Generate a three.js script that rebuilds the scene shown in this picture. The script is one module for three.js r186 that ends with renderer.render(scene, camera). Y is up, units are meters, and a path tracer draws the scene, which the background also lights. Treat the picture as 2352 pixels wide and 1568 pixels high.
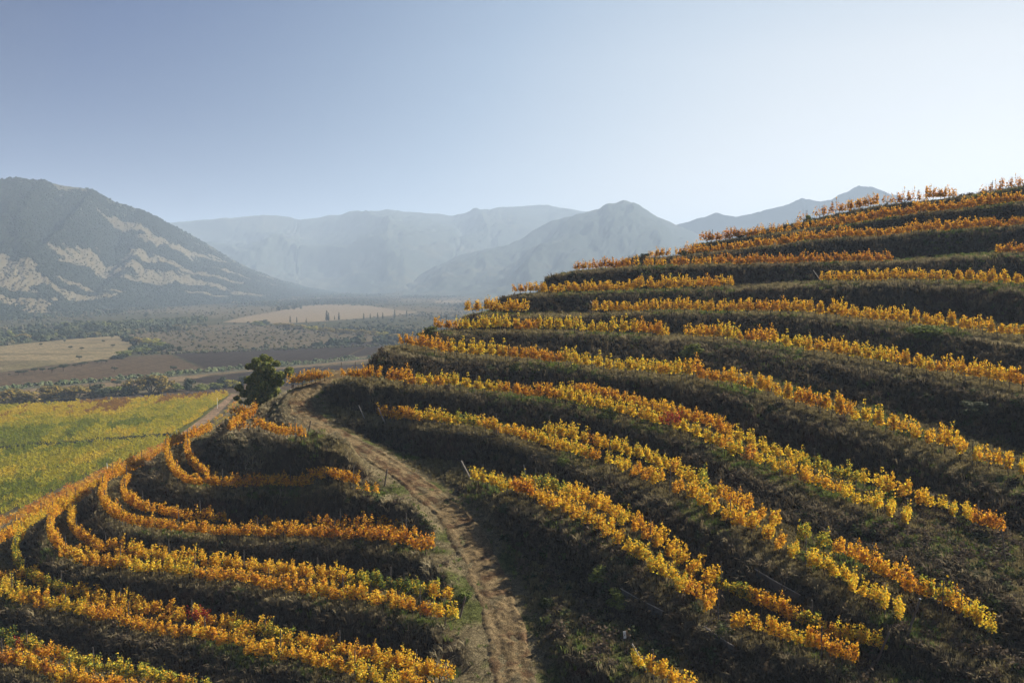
import * as THREE from 'three';
import { mergeGeometries } from 'three/addons/utils/BufferGeometryUtils.js';

// ---------------------------------------------------------------- camera, sky, sun, air
const F = 2308, CY = 40, PITCH = Math.atan(144 / F), S = 1.25;
const scene = new THREE.Scene();
const camera = new THREE.PerspectiveCamera(2 * Math.atan(784 / F) * 180 / Math.PI, 1024 / 682, 0.5, 40000);
camera.position.set(0, CY, 0);
camera.rotation.x = -PITCH;
scene.add(camera);

const renderer = new THREE.WebGLRenderer({ antialias: true });
renderer.toneMapping = THREE.LinearToneMapping;
renderer.toneMappingExposure = 3.0;
renderer.shadowMap.enabled = true;

const SUN_AZ = 53 * Math.PI / 180, SUN_EL = 34 * Math.PI / 180;
const sunDir = new THREE.Vector3(Math.sin(SUN_AZ) * Math.cos(SUN_EL), Math.sin(SUN_EL), -Math.cos(SUN_AZ) * Math.cos(SUN_EL));
const sun = new THREE.DirectionalLight(new THREE.Color().setRGB(1, 0.91, 0.79), 5.0);
sun.position.copy(sunDir).multiplyScalar(400).add(new THREE.Vector3(10, 30, -100));
sun.target.position.set(10, 30, -100);
sun.castShadow = true;
sun.shadow.mapSize.set(4096, 4096);
Object.assign(sun.shadow.camera, { left: -140, right: 140, top: 140, bottom: -140, near: 1, far: 900 });
sun.shadow.radius = 1;
scene.add(sun, sun.target);

{ // clear autumn sky: deep blue away from the sun, white towards it, pale at the horizon
  const W = 1024, H = 512, data = new Float32Array(W * H * 4);
  const ramp = [[0.00, 0.012, 0.03, 0.12], [0.10, 0.05, 0.102, 0.275], [0.28, 0.195, 0.28, 0.45], [0.48, 0.37, 0.48, 0.645], [0.72, 0.63, 0.72, 0.83], [0.9, 0.85, 0.9, 0.955], [1.3, 1.3, 1.3, 1.28], [6, 6, 5.9, 5.6]];
  for (let r = 0; r < H; r++) {
    const el = ((r + 0.5) / H - 0.5) * Math.PI, y = Math.sin(el), deg = Math.max(0, el * 180 / Math.PI);
    for (let c = 0; c < W; c++) {
      const ro = ((c + 0.5) / W - 0.5) * 2 * Math.PI;
      const dx = Math.cos(ro) * Math.cos(el), dz = Math.sin(ro) * Math.cos(el);
      const yy = Math.max(y, 0.0), n = Math.hypot(dx, yy, dz);
      const g = Math.acos(Math.min(1, Math.max(-1, (dx * sunDir.x + yy * sunDir.y + dz * sunDir.z) / n))) * 180 / Math.PI;
      let L = 0.012 + 0.70 / (1 + Math.exp((g - 51) / 6.8)) + 1.5 * Math.exp(-g / 9) + 1.25 * Math.exp(-deg / 7) * (0.09 + 0.91 / (1 + Math.exp((g - 62) / 5.8)));
      L *= deg < 12 ? 1 : 0.38 + 0.62 * Math.exp(-(deg - 12) / 20); // darker overhead
      let k = 0; while (k < ramp.length - 2 && L > ramp[k + 1][0]) k++;
      const A = ramp[k], B = ramp[k + 1], t = (L - A[0]) / (B[0] - A[0]);
      for (let j = 0; j < 3; j++) data[(r * W + c) * 4 + j] = Math.max(0.005, (A[j + 1] + (B[j + 1] - A[j + 1]) * t) / 3.0);
      data[(r * W + c) * 4 + 3] = 1;
    }
  }
  const sky = new THREE.DataTexture(data, W, H, THREE.RGBAFormat, THREE.FloatType);
  sky.mapping = THREE.EquirectangularReflectionMapping;
  sky.magFilter = THREE.LinearFilter; sky.minFilter = THREE.LinearFilter;
  sky.needsUpdate = true;
  scene.background = sky; scene.environment = sky;
}
scene.fog = new THREE.FogExp2(new THREE.Color().setRGB(0.62, 0.79, 1.0), 0.00024);

// ---------------------------------------------------------------- helpers
let seed = 7;
const rnd = () => { seed = (seed * 1664525 + 1013904223) >>> 0; return seed / 4294967296; };
const rr = (a, b) => a + (b - a) * rnd();
const clamp = (x, a = 0, b = 1) => Math.min(b, Math.max(a, x));
const sst = (a, b, x) => { const t = clamp((x - a) / (b - a)); return t * t * (3 - 2 * t); };
const lerp = (a, b, t) => a + (b - a) * t;
const h2 = (i, j) => { let n = Math.imul(i, 374761393) + Math.imul(j, 668265263); n = Math.imul(n ^ (n >>> 13), 1274126177); return ((n ^ (n >>> 16)) >>> 0) / 4294967296; };
function vn(x, y) {
  const i = Math.floor(x), j = Math.floor(y), fx = x - i, fy = y - j, a = fx * fx * (3 - 2 * fx), b = fy * fy * (3 - 2 * fy);
  return lerp(lerp(h2(i, j), h2(i + 1, j), a), lerp(h2(i, j + 1), h2(i + 1, j + 1), a), b);
}
function fbm(x, y, o = 4) { let s = 0, a = 0.5, t = 0; for (let k = 0; k < o; k++) { s += a * vn(x, y); t += a; a *= 0.5; x = x * 2.03 + 17.3; y = y * 2.03 + 9.1; } return s / t; }
const ct = Math.cos(PITCH), st = Math.sin(PITCH);
function ray(u, v) { const a = (u - 1176) / F, b = (784 - v) / F; const y = b * ct - st, z = -b * st - ct; return [a / -z, y / -z]; } // x and y per metre of depth
function at(u, v, d) { const r = ray(u, v); return new THREE.Vector3(r[0] * d, CY + r[1] * d, -d); }
function onPlane(u, v, Y) { const r = ray(u, v); return at(u, v, (Y - CY) / r[1]); }
const toPx = (p) => { const dx = p.x, dy = p.y - CY, dz = p.z, f = -dz * ct - dy * st, up = dy * ct - dz * st; return [1176 + F * dx / f, 784 - F * up / f, f]; };
const used = {};
function numbered(n) { const k = used[n] = (used[n] ?? -1) + 1; return k ? `${n}_${String(k).padStart(3, '0')}` : n; }
function shadow(o) { o.traverse((m) => { if (m.isMesh) { m.castShadow = true; m.receiveShadow = true; } }); return o; }
function add(o, name, data) { o.name = numbered(name); Object.assign(o.userData, data); scene.add(shadow(o)); return o; }
const struct = (o, name, label) => add(o, name, { kind: 'structure', ...(label ? { label } : {}) });
function part(name, geo, mat, parent) { const m = new THREE.Mesh(geo, mat); m.name = name; parent.add(m); return m; }
const lin = (r, g, b) => new THREE.Color().setRGB(r, g, b);
function colored(geo, fn) { const p = geo.attributes.position, c = new Float32Array(p.count * 3); for (let i = 0; i < p.count; i++) { const k = fn(p.getX(i), p.getY(i), p.getZ(i), i); c.set(k, i * 3); } geo.setAttribute('color', new THREE.BufferAttribute(c, 3)); return geo; }
const mix3 = (a, b, t) => [lerp(a[0], b[0], t), lerp(a[1], b[1], t), lerp(a[2], b[2], t)];

// grain texture shared by soil surfaces: a multiplier round white, and its bump
function grainTexture(n, fn) {
  const d = new Uint8Array(n * n * 4);
  for (let j = 0; j < n; j++) for (let i = 0; i < n; i++) { const k = fn(i, j); d.set([k[0], k[1], k[2], 255], (j * n + i) * 4); }
  const t = new THREE.DataTexture(d, n, n); t.wrapS = t.wrapT = THREE.RepeatWrapping; t.magFilter = THREE.LinearFilter; t.minFilter = THREE.LinearMipmapLinearFilter; t.generateMipmaps = true; t.needsUpdate = true; return t;
}
function tileNoise(i, j, n, cells) { // periodic value noise
  const x = i / n * cells, y = j / n * cells, a = Math.floor(x), b = Math.floor(y), fx = x - a, fy = y - b, w = (p, q) => h2((p % cells) + cells * 7, (q % cells) + cells * 3);
  const s = fx * fx * (3 - 2 * fx), t = fy * fy * (3 - 2 * fy);
  return lerp(lerp(w(a, b), w(a + 1, b), s), lerp(w(a, b + 1), w(a + 1, b + 1), s), t);
}
const grain = grainTexture(512, (i, j) => { const v = 0.25 * tileNoise(i, j, 512, 16) + 0.3 * tileNoise(i, j, 512, 64) + 0.45 * tileNoise(i, j, 512, 200); const k = 110 + 145 * clamp((v - 0.25) * 1.7); return [k, k * 0.985, k * 0.96]; });
grain.colorSpace = THREE.SRGBColorSpace;
const bump = grainTexture(512, (i, j) => { const v = 255 * clamp(0.3 * tileNoise(i, j, 512, 24) + 0.3 * tileNoise(i, j, 512, 80) + 0.4 * tileNoise(i, j, 512, 230)); return [v, v, v]; });
function tiled(t, k) { const c = t.clone(); c.repeat.set(k, k); c.needsUpdate = true; return c; }

// ---------------------------------------------------------------- the terraced hill
// rows of vines: traced crowns of the plants; d = distance at some places along the row (level rows carry their height instead)
const CROWN = 1.25; // middle of a vine's foliage above its ground
const rows = [
  { id: 'A', side: 1, T: 0, say: "skyline row", p: [[1845, 497], [1905, 480], [2012, 460], [2092, 450], [2189, 440], [2273, 427], [2352, 412]], d: [[1845, 124], [2352, 118]] },
  { id: 'B', side: 1, T: 1, say: "second row under the skyline", p: [[1625, 541], [1705, 530], [1785, 520], [1855, 510], [1939, 502], [2072, 480], [2152, 470], [2256, 459], [2352, 447]], d: [[1625, 119], [2352, 112]] },
  { id: 'C', side: 1, T: 2, say: "third row under the skyline", p: [[1503, 576], [1571, 570], [1621, 562], [1705, 556], [1778, 547], [1855, 537], [1932, 530], [2039, 524], [2106, 515], [2206, 510], [2352, 499]], d: [[1503, 115], [2352, 106]] },
  { id: 'D', side: 1, T: 3, say: "fourth row under the skyline", gaps: [[2050, 2288]], p: [[1330, 604], [1407, 600], [1487, 595], [1571, 593], [1640, 590], [1720, 588], [1805, 587], [1890, 585], [1972, 583], [2045, 581], [2180, 572], [2352, 562]], d: [[1330, 110], [2352, 99]] },
  { id: 'E', side: 1, T: 4, say: "high row with a bare gap", gaps: [[1672, 1885]], p: [[1195, 658], [1253, 657], [1353, 656], [1420, 652], [1520, 649], [1571, 647], [1655, 645], [1695, 642], [1780, 636], [1882, 631], [1955, 630], [2039, 628], [2139, 628], [2239, 630], [2352, 637]], d: [[1195, 104], [1700, 100], [2352, 90]] },
  { id: 'F', side: 1, T: 5, say: "row above mid-hill with cut-off start", gaps: [[1213, 1372]], p: [[1086, 702], [1140, 703], [1200, 704], [1290, 703], [1370, 702], [1487, 699], [1571, 698], [1721, 701], [1872, 706], [1972, 717], [2072, 726], [2172, 736], [2256, 743], [2352, 754]], d: [[1086, 99], [1571, 94], [2072, 85], [2352, 79]] },
  { id: 'G', side: 1, T: 6, say: "first long row across mid-hill", gaps: [[1527, 1578]], p: [[1013, 741], [1070, 740], [1163, 741], [1237, 743], [1320, 745], [1420, 749], [1517, 753], [1581, 756], [1671, 763], [1772, 774], [1855, 787], [1922, 797], [2005, 811], [2072, 824], [2172, 838], [2273, 854], [2352, 866]], d: [[1013, 94], [1517, 88], [2005, 76], [2352, 68]] },
  { id: 'H', side: 1, T: 7, say: "second long row across mid-hill", p: [[913, 776], [946, 787], [1020, 795], [1086, 801], [1146, 805], [1203, 809], [1253, 814], [1320, 820], [1353, 826], [1420, 832], [1487, 838], [1571, 846], [1638, 855], [1705, 869], [1771, 885], [1858, 912], [1901, 925], [1957, 940], [2027, 957], [2084, 977], [2154, 1003], [2253, 1036], [2309, 1055], [2352, 1069]], d: [[913, 88], [1320, 80], [1771, 70], [2352, 57]] },
  { id: 'I', side: 1, T: 8, say: "outer row starting at the track bend", p: [[802, 846], [846, 850], [896, 857], [936, 862], [1026, 869], [1080, 874], [1120, 879], [1170, 884], [1220, 891], [1262, 897], [1335, 911], [1413, 929], [1471, 944], [1546, 962], [1601, 982], [1664, 1010], [1746, 1042], [1788, 1060], [1859, 1084], [1943, 1117], [2028, 1152], [2084, 1174]], d: [[802, 81], [1262, 75], [1664, 63], [2084, 53]] },
  { id: 'J', side: 1, T: 9, say: "outer row behind two pale leaning posts", p: [[884, 942], [930, 944], [985, 948], [1048, 955], [1093, 961], [1149, 972], [1212, 988], [1300, 1016], [1400, 1045], [1476, 1072], [1551, 1102], [1614, 1134], [1677, 1168], [1732, 1197], [1774, 1218], [1847, 1256], [1911, 1291], [1974, 1329], [2037, 1368], [2070, 1386]], d: [[884, 77], [1300, 66], [1677, 54], [2070, 44]] },
  { id: 'K', side: 1, T: 10, say: "outer row of the hill's lowest long terrace", p: [[1098, 1081], [1164, 1100], [1237, 1127], [1312, 1158], [1375, 1192], [1425, 1228], [1510, 1283], [1555, 1320], [1610, 1356], [1668, 1388], [1736, 1418], [1790, 1438], [1836, 1453], [1911, 1476], [1937, 1486]], d: [[1098, 64.5], [1425, 53], [1668, 46.5], [1937, 42.5]] },
  { id: 'M', side: 1, T: 11, say: "short row at the bottom edge", p: [[1482, 1508], [1499, 1523], [1522, 1543], [1560, 1565], [1620, 1592], [1700, 1630]], d: [[1482, 44], [1700, 39.5]] },
  { id: 'Ib', side: 1, of: 'I', say: "inner row starting near the track bend", p: [[1300, 884], [1388, 899], [1451, 912], [1513, 929], [1589, 948], [1664, 974], [1723, 1003], [1783, 1024], [1847, 1047], [1929, 1074], [2028, 1103], [2126, 1134], [2211, 1162], [2281, 1190]] },
  { id: 'Jb', side: 1, of: 'J', say: "inner row behind two pale leaning posts", gaps: [[1805, 1834]], p: [[1249, 976], [1325, 994], [1375, 1008], [1446, 1027], [1526, 1056], [1576, 1079], [1652, 1117], [1690, 1140], [1774, 1180], [1836, 1210], [1929, 1242], [1982, 1270], [2062, 1312], [2150, 1355], [2238, 1400], [2263, 1416]] },
  { id: 'Kb', side: 1, of: 'K', say: "inner row of the hill's lowest long terrace", gaps: [[1752, 1780]], p: [[1217, 1094], [1287, 1113], [1350, 1135], [1413, 1166], [1481, 1207], [1547, 1254], [1610, 1293], [1673, 1331], [1736, 1365], [1816, 1397], [1901, 1428], [2007, 1460]] },
  { id: 'L0', side: 0, T: 0, y: [[600, -10.8], [695, -10.1]], say: "short topmost row of the knoll", p: [[532, 967], [582, 968], [620, 972], [658, 975], [693, 977]] },
  { id: 'L1', side: 0, T: 1, y: [[600, -13.5], [860, -12.5]], say: "second row of the knoll", p: [[384, 1012], [387, 1036], [392, 1056], [404, 1074], [428, 1086], [470, 1093], [536, 1097], [582, 1098], [620, 1098], [688, 1096], [758, 1094], [809, 1093], [856, 1095]] },
  { id: 'L2', side: 0, T: 2, y: [[600, -15.2], [980, -14.6]], say: "outer row of the knoll's third terrace", p: [[245, 1086], [236, 1108], [234, 1127], [243, 1148], [262, 1167], [289, 1178], [330, 1187], [382, 1194], [465, 1200], [516, 1203], [582, 1205], [683, 1208], [784, 1211], [868, 1219], [943, 1231], [978, 1239]] },
  { id: 'L3', side: 0, T: 3, y: [[600, -16.6], [1025, -16.1]], say: "outer row of the knoll's fourth terrace", p: [[124, 1168], [116, 1190], [116, 1212], [126, 1232], [150, 1250], [181, 1262], [226, 1273], [314, 1284], [377, 1291], [427, 1296], [478, 1302], [523, 1308], [591, 1318], [692, 1332], [792, 1347], [868, 1361], [956, 1376], [1023, 1385]] },
  { id: 'L4', side: 0, T: 4, y: [[600, -18.3], [1000, -17.7]], say: "outer row of the knoll's fifth terrace", p: [[-60, 1262], [-30, 1296], [0, 1322], [38, 1350], [63, 1360], [113, 1370], [156, 1376], [189, 1384], [239, 1397], [277, 1406], [352, 1420], [415, 1430], [503, 1447], [591, 1467], [692, 1491], [780, 1513], [868, 1537], [968, 1561], [1000, 1568]] },
  { id: 'L5', side: 0, T: 5, y: [[0, -19.5], [500, -19.5]], say: "outer row of the knoll's lowest terrace", p: [[-60, 1478], [0, 1493], [30, 1500], [63, 1510], [106, 1522], [163, 1538], [201, 1548], [251, 1558], [302, 1568], [400, 1592], [520, 1622]] },
  { id: 'L1b', side: 0, of: 'L1', say: "short inner row of the knoll's second terrace", p: [[430, 1002], [429, 1020], [434, 1041], [446, 1058], [470, 1070]] },
  { id: 'L2b', side: 0, of: 'L2', sparse: 0.7, say: "inner row of the knoll's third terrace", p: [[292, 1086], [283, 1106], [288, 1128], [302, 1140], [340, 1156], [397, 1168], [460, 1175], [560, 1180], [680, 1184], [767, 1187], [868, 1195], [943, 1205]] },
  { id: 'L3b', side: 0, of: 'L3', say: "inner row of the knoll's fourth terrace", p: [[166, 1168], [163, 1186], [171, 1204], [189, 1221], [214, 1233], [251, 1245], [314, 1255], [377, 1264], [440, 1272], [503, 1278], [591, 1290], [679, 1301], [767, 1312], [855, 1323], [918, 1331], [1016, 1343]] },
  { id: 'L4b', side: 0, of: 'L4', say: "inner row of the knoll's fifth terrace", p: [[50, 1212], [38, 1235], [33, 1257], [37, 1275], [50, 1294], [70, 1310], [101, 1326], [138, 1338], [176, 1348], [214, 1357], [289, 1373], [339, 1383], [427, 1402], [528, 1420], [617, 1440], [704, 1456], [805, 1482], [881, 1500], [981, 1524], [1014, 1532]] },
  { id: 'L5b', side: 0, of: 'L5', say: "inner row of the knoll's lowest terrace", p: [[-60, 1425], [8, 1447], [30, 1458], [55, 1470], [96, 1482], [138, 1491], [171, 1499], [251, 1518], [327, 1535], [377, 1546], [427, 1558], [465, 1567], [560, 1594]] },
];
const byId = Object.fromEntries(rows.map((r) => [r.id, r]));
const along = (pts, x) => { if (x <= pts[0][0]) return pts[0][1]; for (let i = 1; i < pts.length; i++) if (x <= pts[i][0]) return lerp(pts[i - 1][1], pts[i][1], (x - pts[i - 1][0]) / (pts[i][0] - pts[i - 1][0])); return pts[pts.length - 1][1]; };
const flank = { L0: [[-26, -130], [-28, -115], [-27, -103]], L1: [[-28, -160], [-32.5, -136], [-34.8, -118]], L2: [[-32, -165], [-37, -140], [-38.5, -120], [-39.3, -106]], L3: [[-35, -168], [-40.5, -142], [-42, -120], [-42.2, -104]], L4: [[-39, -170], [-45, -144], [-46.5, -120], [-46.6, -103], [-45.9, -92]], L5: [[-43, -172], [-49, -146], [-50.2, -120], [-50.2, -103], [-48.5, -92], [-44, -80]] };
for (const r of rows) if (!r.of) { // each traced point becomes a place on the ground
  r.g = r.p.map(([u, v]) => { const P = r.d ? at(u, v, along(r.d, u) * S) : onPlane(u, v, CY + along(r.y, u) * S); P.y -= CROWN; return P; });
  if (flank[r.id]) r.g.unshift(...flank[r.id].map(([x, z]) => new THREE.Vector3(x, r.g[0].y, z))); // rows of the knoll run on along its far flank
}
// the dirt track over the saddle between hill and knoll
const trackPx = [[771, 866, 84], [720, 884, 82.6], [696, 904, 81], [690, 933, 79], [719, 966, 76.2], [771, 995, 74], [834, 1029, 71.5], [884, 1062, 69], [940, 1098, 66.5], [1000, 1145, 63.5], [1054, 1200, 60.3], [1092, 1262, 57], [1116, 1313, 54.5], [1137, 1363, 52.3], [1152, 1413, 50.3], [1164, 1463, 48.5], [1176, 1526, 46.5], [1184, 1568, 45.2], [1192, 1640, 43], [1198, 1720, 41]];
const track = trackPx.map(([u, v, d]) => at(u, v, d * S));
{ const o = track[0]; track.unshift(new THREE.Vector3(o.x + 9, o.y - 5, o.z - 38), new THREE.Vector3(o.x + 1.2, o.y - 0.6, o.z - 13), new THREE.Vector3(o.x + 0.6, o.y + 0.3, o.z - 4)); }
const trackCurve = new THREE.CatmullRomCurve3(track), TN = 420;
const trackPts = trackCurve.getSpacedPoints(TN);
for (let i = 0; i <= TN; i++) { const a = trackPts[Math.max(0, i - 1)], b = trackPts[Math.min(TN, i + 1)], l = Math.hypot(b.x - a.x, b.z - a.z); trackPts[i].tx = (b.x - a.x) / l; trackPts[i].tz = (b.z - a.z) / l; }
function nearTrack(x, z) { // [signed distance (right of the track positive), height, how far along]
  let best = 1e9, k = 0;
  for (let i = 0; i <= TN; i += 6) { const q = trackPts[i], e = (q.x - x) ** 2 + (q.z - z) ** 2; if (e < best) { best = e; k = i; } }
  for (let i = Math.max(0, k - 6); i <= Math.min(TN, k + 6); i++) { const q = trackPts[i], e = (q.x - x) ** 2 + (q.z - z) ** 2; if (e < best) { best = e; k = i; } }
  const q = trackPts[k], dx = x - q.x, dz = z - q.z, across = dx * -q.tz + dz * q.tx; // the track runs towards the camera
  return [across > 0 ? -Math.sqrt(best) : Math.sqrt(best), q.y, k];
}

// thin-plate splines for height and terrace number on each side of the track
function spline(pts, smooth) { // pts: [x, z, value]
  const n = pts.length, N = n + 3, A = [];
  const k = (r2) => (r2 < 1e-9 ? 0 : 0.5 * r2 * Math.log(r2));
  for (let i = 0; i < n; i++) { const r = new Float64Array(N + 1); for (let j = 0; j < n; j++) r[j] = k(((pts[i][0] - pts[j][0]) ** 2 + (pts[i][1] - pts[j][1]) ** 2) / 2500); r[i] += smooth; r[n] = 1; r[n + 1] = pts[i][0] / 50; r[n + 2] = pts[i][1] / 50; r[N] = pts[i][2]; A.push(r); }
  for (let q = 0; q < 3; q++) { const r = new Float64Array(N + 1); for (let j = 0; j < n; j++) r[j] = q === 0 ? 1 : pts[j][q - 1] / 50; A.push(r); }
  for (let c = 0; c < N; c++) {
    let p = c; for (let i = c + 1; i < N; i++) if (Math.abs(A[i][c]) > Math.abs(A[p][c])) p = i;
    [A[c], A[p]] = [A[p], A[c]];
    for (let i = c + 1; i < N; i++) { const m = A[i][c] / A[c][c]; if (m) for (let j = c; j <= N; j++) A[i][j] -= m * A[c][j]; }
  }
  const w = new Float64Array(N);
  for (let i = N - 1; i >= 0; i--) { let s = A[i][N]; for (let j = i + 1; j < N; j++) s -= A[i][j] * w[j]; w[i] = s / A[i][i]; }
  return (x, z) => { let s = w[n] + w[n + 1] * x / 50 + w[n + 2] * z / 50; for (let j = 0; j < n; j++) { const r2 = ((x - pts[j][0]) ** 2 + (z - pts[j][1]) ** 2) / 2500; if (r2 > 1e-9) s += w[j] * 0.5 * r2 * Math.log(r2); } return s; };
}
const HX0 = -84, HX1 = 112, HZ0 = -214, HZ1 = -34; // the part of the hill that is worked in detail
const foot = (x) => Math.max(-3, (x + 86) * 0.36); // slope between the valley floor and the knoll
const hills = [0, 1].map((side) => {
  const H = [], TT = [];
  const put = (x, z, y, T) => { H.push([x, z, y]); if (T !== undefined) TT.push([x, z, T]); };
  for (const r of rows) if (r.side === side && r.T !== undefined) {
    let last = null;
    r.g.forEach((q) => { if (!last || q.distanceTo(last) > 3.2) { put(q.x, q.z, q.y, r.T); last = q; } });
    const a = r.g[0], b = r.g[r.g.length - 1], c = r.g[r.g.length - 2];
    if (side === 1) { // the hill wraps round behind its left end, and goes on to the right
      const out = r.T < 9, k = out ? 1 : 0;
      if (k && r.T < 8) { const e = a.x / -a.z; put(a.x + e * 4 + 0.3, a.z - 4, a.y - 0.1, r.T); put(a.x + e * 9 + 1.6, a.z - 9, a.y - 0.3, r.T); put(a.x + e * 18 + 6, a.z - 18, a.y - 0.8, r.T); put(a.x + e * 30 + 16, a.z - 30, a.y - 1.4, r.T); }
      const l = Math.hypot(b.x - c.x, b.z - c.z);
      for (const e of [8, 18, 32]) put(b.x + (b.x - c.x) / l * e, b.z + (b.z - c.z) / l * e + e * 0.12, b.y + (b.y - c.y) / l * e * 0.5, r.T);
      if (r.T === 0) for (const q of r.g) { put(q.x - 1, q.z - 8, q.y - 0.4, -0.7); put(q.x - 3, q.z - 22, q.y - 5, -1.6); put(q.x - 5, q.z - 42, q.y - 16); }
    } else {
      const l = Math.hypot(b.x - c.x, b.z - c.z); for (const e of r.T ? [4, 9, 14] : [4]) put(b.x + (b.x - c.x) / l * e, b.z + (b.z - c.z) / l * e, b.y, r.T);
      if (!r.T) { put(-25, -106, b.y + 0.8, -0.7); put(-22, -101.5, b.y + 1.0, -0.7); put(-24.5, -120, b.y, -0.7); put(-19, -135, b.y - 1, -1); }
    }
  }
  if (side === 0) {
    for (let i = 0; i < TN - 20; i += 22) { const q = trackPts[i]; H.push([q.x + 0.6, q.z, q.y - 0.4]); }
    for (let z = -40; z > -230; z -= 24) { H.push([-104, z, -3]); H.push([-86, z, 0]); H.push([-74, z, foot(-74)]); }
    for (let x = -60; x < 60; x += 20) H.push([x, -236, 2 + (x + 60) * 0.02]);
    H.push([-20, -190, 8], [0, -170, 12]);
  } else {
    for (let x = -20; x < 110; x += 16) H.push([x, -226, 12 + x * 0.12]);
    H.push([112, -176, 46], [112, -120, 38], [60, -30, 6], [20, -30, 5.5], [100, -50, 26]);
  }
  return { h: spline(H, 0.0004), t: spline(TT, 0.0006) };
});
const GS = 1.5, GW = Math.ceil((HX1 - HX0) / GS) + 5, GH = Math.ceil((HZ1 - HZ0) / GS) + 5;
for (const s of hills) for (const key of ['h', 't']) {
  const g = s[key + 'g'] = new Float32Array(GW * GH);
  for (let j = 0; j < GH; j++) for (let i = 0; i < GW; i++) g[j * GW + i] = s[key](HX0 + (i - 2) * GS, HZ0 + (j - 2) * GS);
}
const cub = (a, b, c, d, t) => b + 0.5 * t * (c - a + t * (2 * a - 5 * b + 4 * c - d + t * (3 * (b - c) + d - a)));
function smoothAt(g, x, z) {
  const X = clamp((x - HX0) / GS + 2, 1, GW - 3.001), Z = clamp((z - HZ0) / GS + 2, 1, GH - 3.001), i = Math.floor(X), j = Math.floor(Z), f = X - i, e = Z - j, o = (b) => cub(g[b], g[b + 1], g[b + 2], g[b + 3], f), b = (j - 1) * GW + i - 1;
  return cub(o(b), o(b + GW), o(b + 2 * GW), o(b + 3 * GW), e);
}
const LIPS = [0.13, 0.19], TOES = [0.42, 0.49]; // per side: share of a terrace's width from row to lip, and to the toe of the bank
const land = {};
function terrain(x, z) { // fills land: y, kind of place
  const [rd, ry, rk] = nearTrack(x, z), side = (rk <= 2 ? x > trackPts[rk].x : rd > 0) ? 1 : 0, s = hills[side];
  let h = smoothAt(s.hg, x, z); const t0 = smoothAt(s.tg, x, z), e = 0.6;
  const hx = (smoothAt(s.hg, x + e, z) - smoothAt(s.hg, x - e, z)) / (2 * e), hz = (smoothAt(s.hg, x, z + e) - smoothAt(s.hg, x, z - e)) / (2 * e);
  const tx = (smoothAt(s.tg, x + e, z) - smoothAt(s.tg, x - e, z)) / (2 * e), tz = (smoothAt(s.tg, x, z + e) - smoothAt(s.tg, x, z - e)) / (2 * e);
  const tt = tx * tx + tz * tz, slope = clamp((hx * tx + hz * tz) / Math.max(tt, 1e-5), -4, 0);
  const wob = (fbm(x * 0.35 + 3, z * 0.35, 3) - 0.5);
  let t = t0 + wob * 0.10; const LIP = LIPS[side], TOE = TOES[side];
  const k = Math.floor(t + 0.5), f = t - k; // -0.5 .. 0.5 round the row
  // bench, lip, bank: the bank of terrace k lies at f in LIP .. TOE
  const TILT = 0.3, ql = TILT * LIP, qt = 1 + TILT * (TOE - 1); let q = TILT * f, bank = 0;
  if (f > LIP) { const m = clamp((f - LIP) / (TOE - LIP)); q = ql + (qt - ql) * (m * m * (3 - 2 * m) * 0.3 + m * 0.7); bank = Math.min(1, Math.min(m * 6, 1) * (m < 1 ? 1 : 0.4)); }
  const inside = sst(HX0, HX0 + 12, x) * sst(HX1, HX1 - 12, x) * sst(HZ0, HZ0 + 14, z) * sst(HZ1 + 1, HZ1 - 5, z);
  let amp = inside;
  if (side === 1) amp *= sst(-1.3, -0.7, t0) * (1 - sst(11.45, 12.2, t0)); else amp *= sst(-0.5, 0.1, t0);
  const y0 = h + (q - f) * slope * amp + (slope > -0.3 ? 0 : 0);
  const rough = (fbm(x * 0.9, z * 0.9, 3) - 0.5) * (0.16 + 0.8 * bank) + (fbm(x * 2.6, z * 2.6, 2) - 0.5) * (0.06 + 0.26 * bank);
  const ad = Math.abs(rd), w = sst(1.6, side === 1 ? 4.0 : 3.6, ad);
  let y = y0 + rough * w;
  y = lerp(ry - 0.06 + (fbm(x * 0.6, z * 0.6, 2) - 0.5) * 0.12, y, w);
  land.lip = clamp(1.25 - Math.abs(f - LIP + 0.01) / 0.06) * amp * w; land.y = y; land.bank = bank * amp * w; land.f = f; land.t = t0; land.k = k; land.side = side; land.rd = rd; land.w = w; land.slope = slope;
  return y;
}
// the worked grid of the hill
const GRID = 0.4, NX = Math.round((HX1 - HX0) / GRID), NZ = Math.round((HZ1 - HZ0) / GRID);
const hillY = new Float32Array((NX + 1) * (NZ + 1)), hillBank = new Float32Array(hillY.length), hillTrack = new Float32Array(hillY.length), hillLip = new Float32Array(hillY.length);
for (let j = 0; j <= NZ; j++) for (let i = 0; i <= NX; i++) { const n = j * (NX + 1) + i; hillY[n] = terrain(HX0 + i * GRID, HZ0 + j * GRID); hillBank[n] = land.bank; hillTrack[n] = land.rd; hillLip[n] = land.lip; }
function sample(g, x, z) { const X = clamp((x - HX0) / GRID, 0, NX - 0.001), Z = clamp((z - HZ0) / GRID, 0, NZ - 0.001), i = Math.floor(X), j = Math.floor(Z), f = X - i, e = Z - j, n = j * (NX + 1) + i; return lerp(lerp(g[n], g[n + 1], f), lerp(g[n + NX + 1], g[n + NX + 2], f), e); }
const inHill = (x, z) => x > HX0 && x < HX1 && z > HZ0 && z < HZ1;
function groundY(x, z) { return inHill(x, z) ? Math.max(0, sample(hillY, x, z)) : Math.max(0, outerY(x, z)); }
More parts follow.
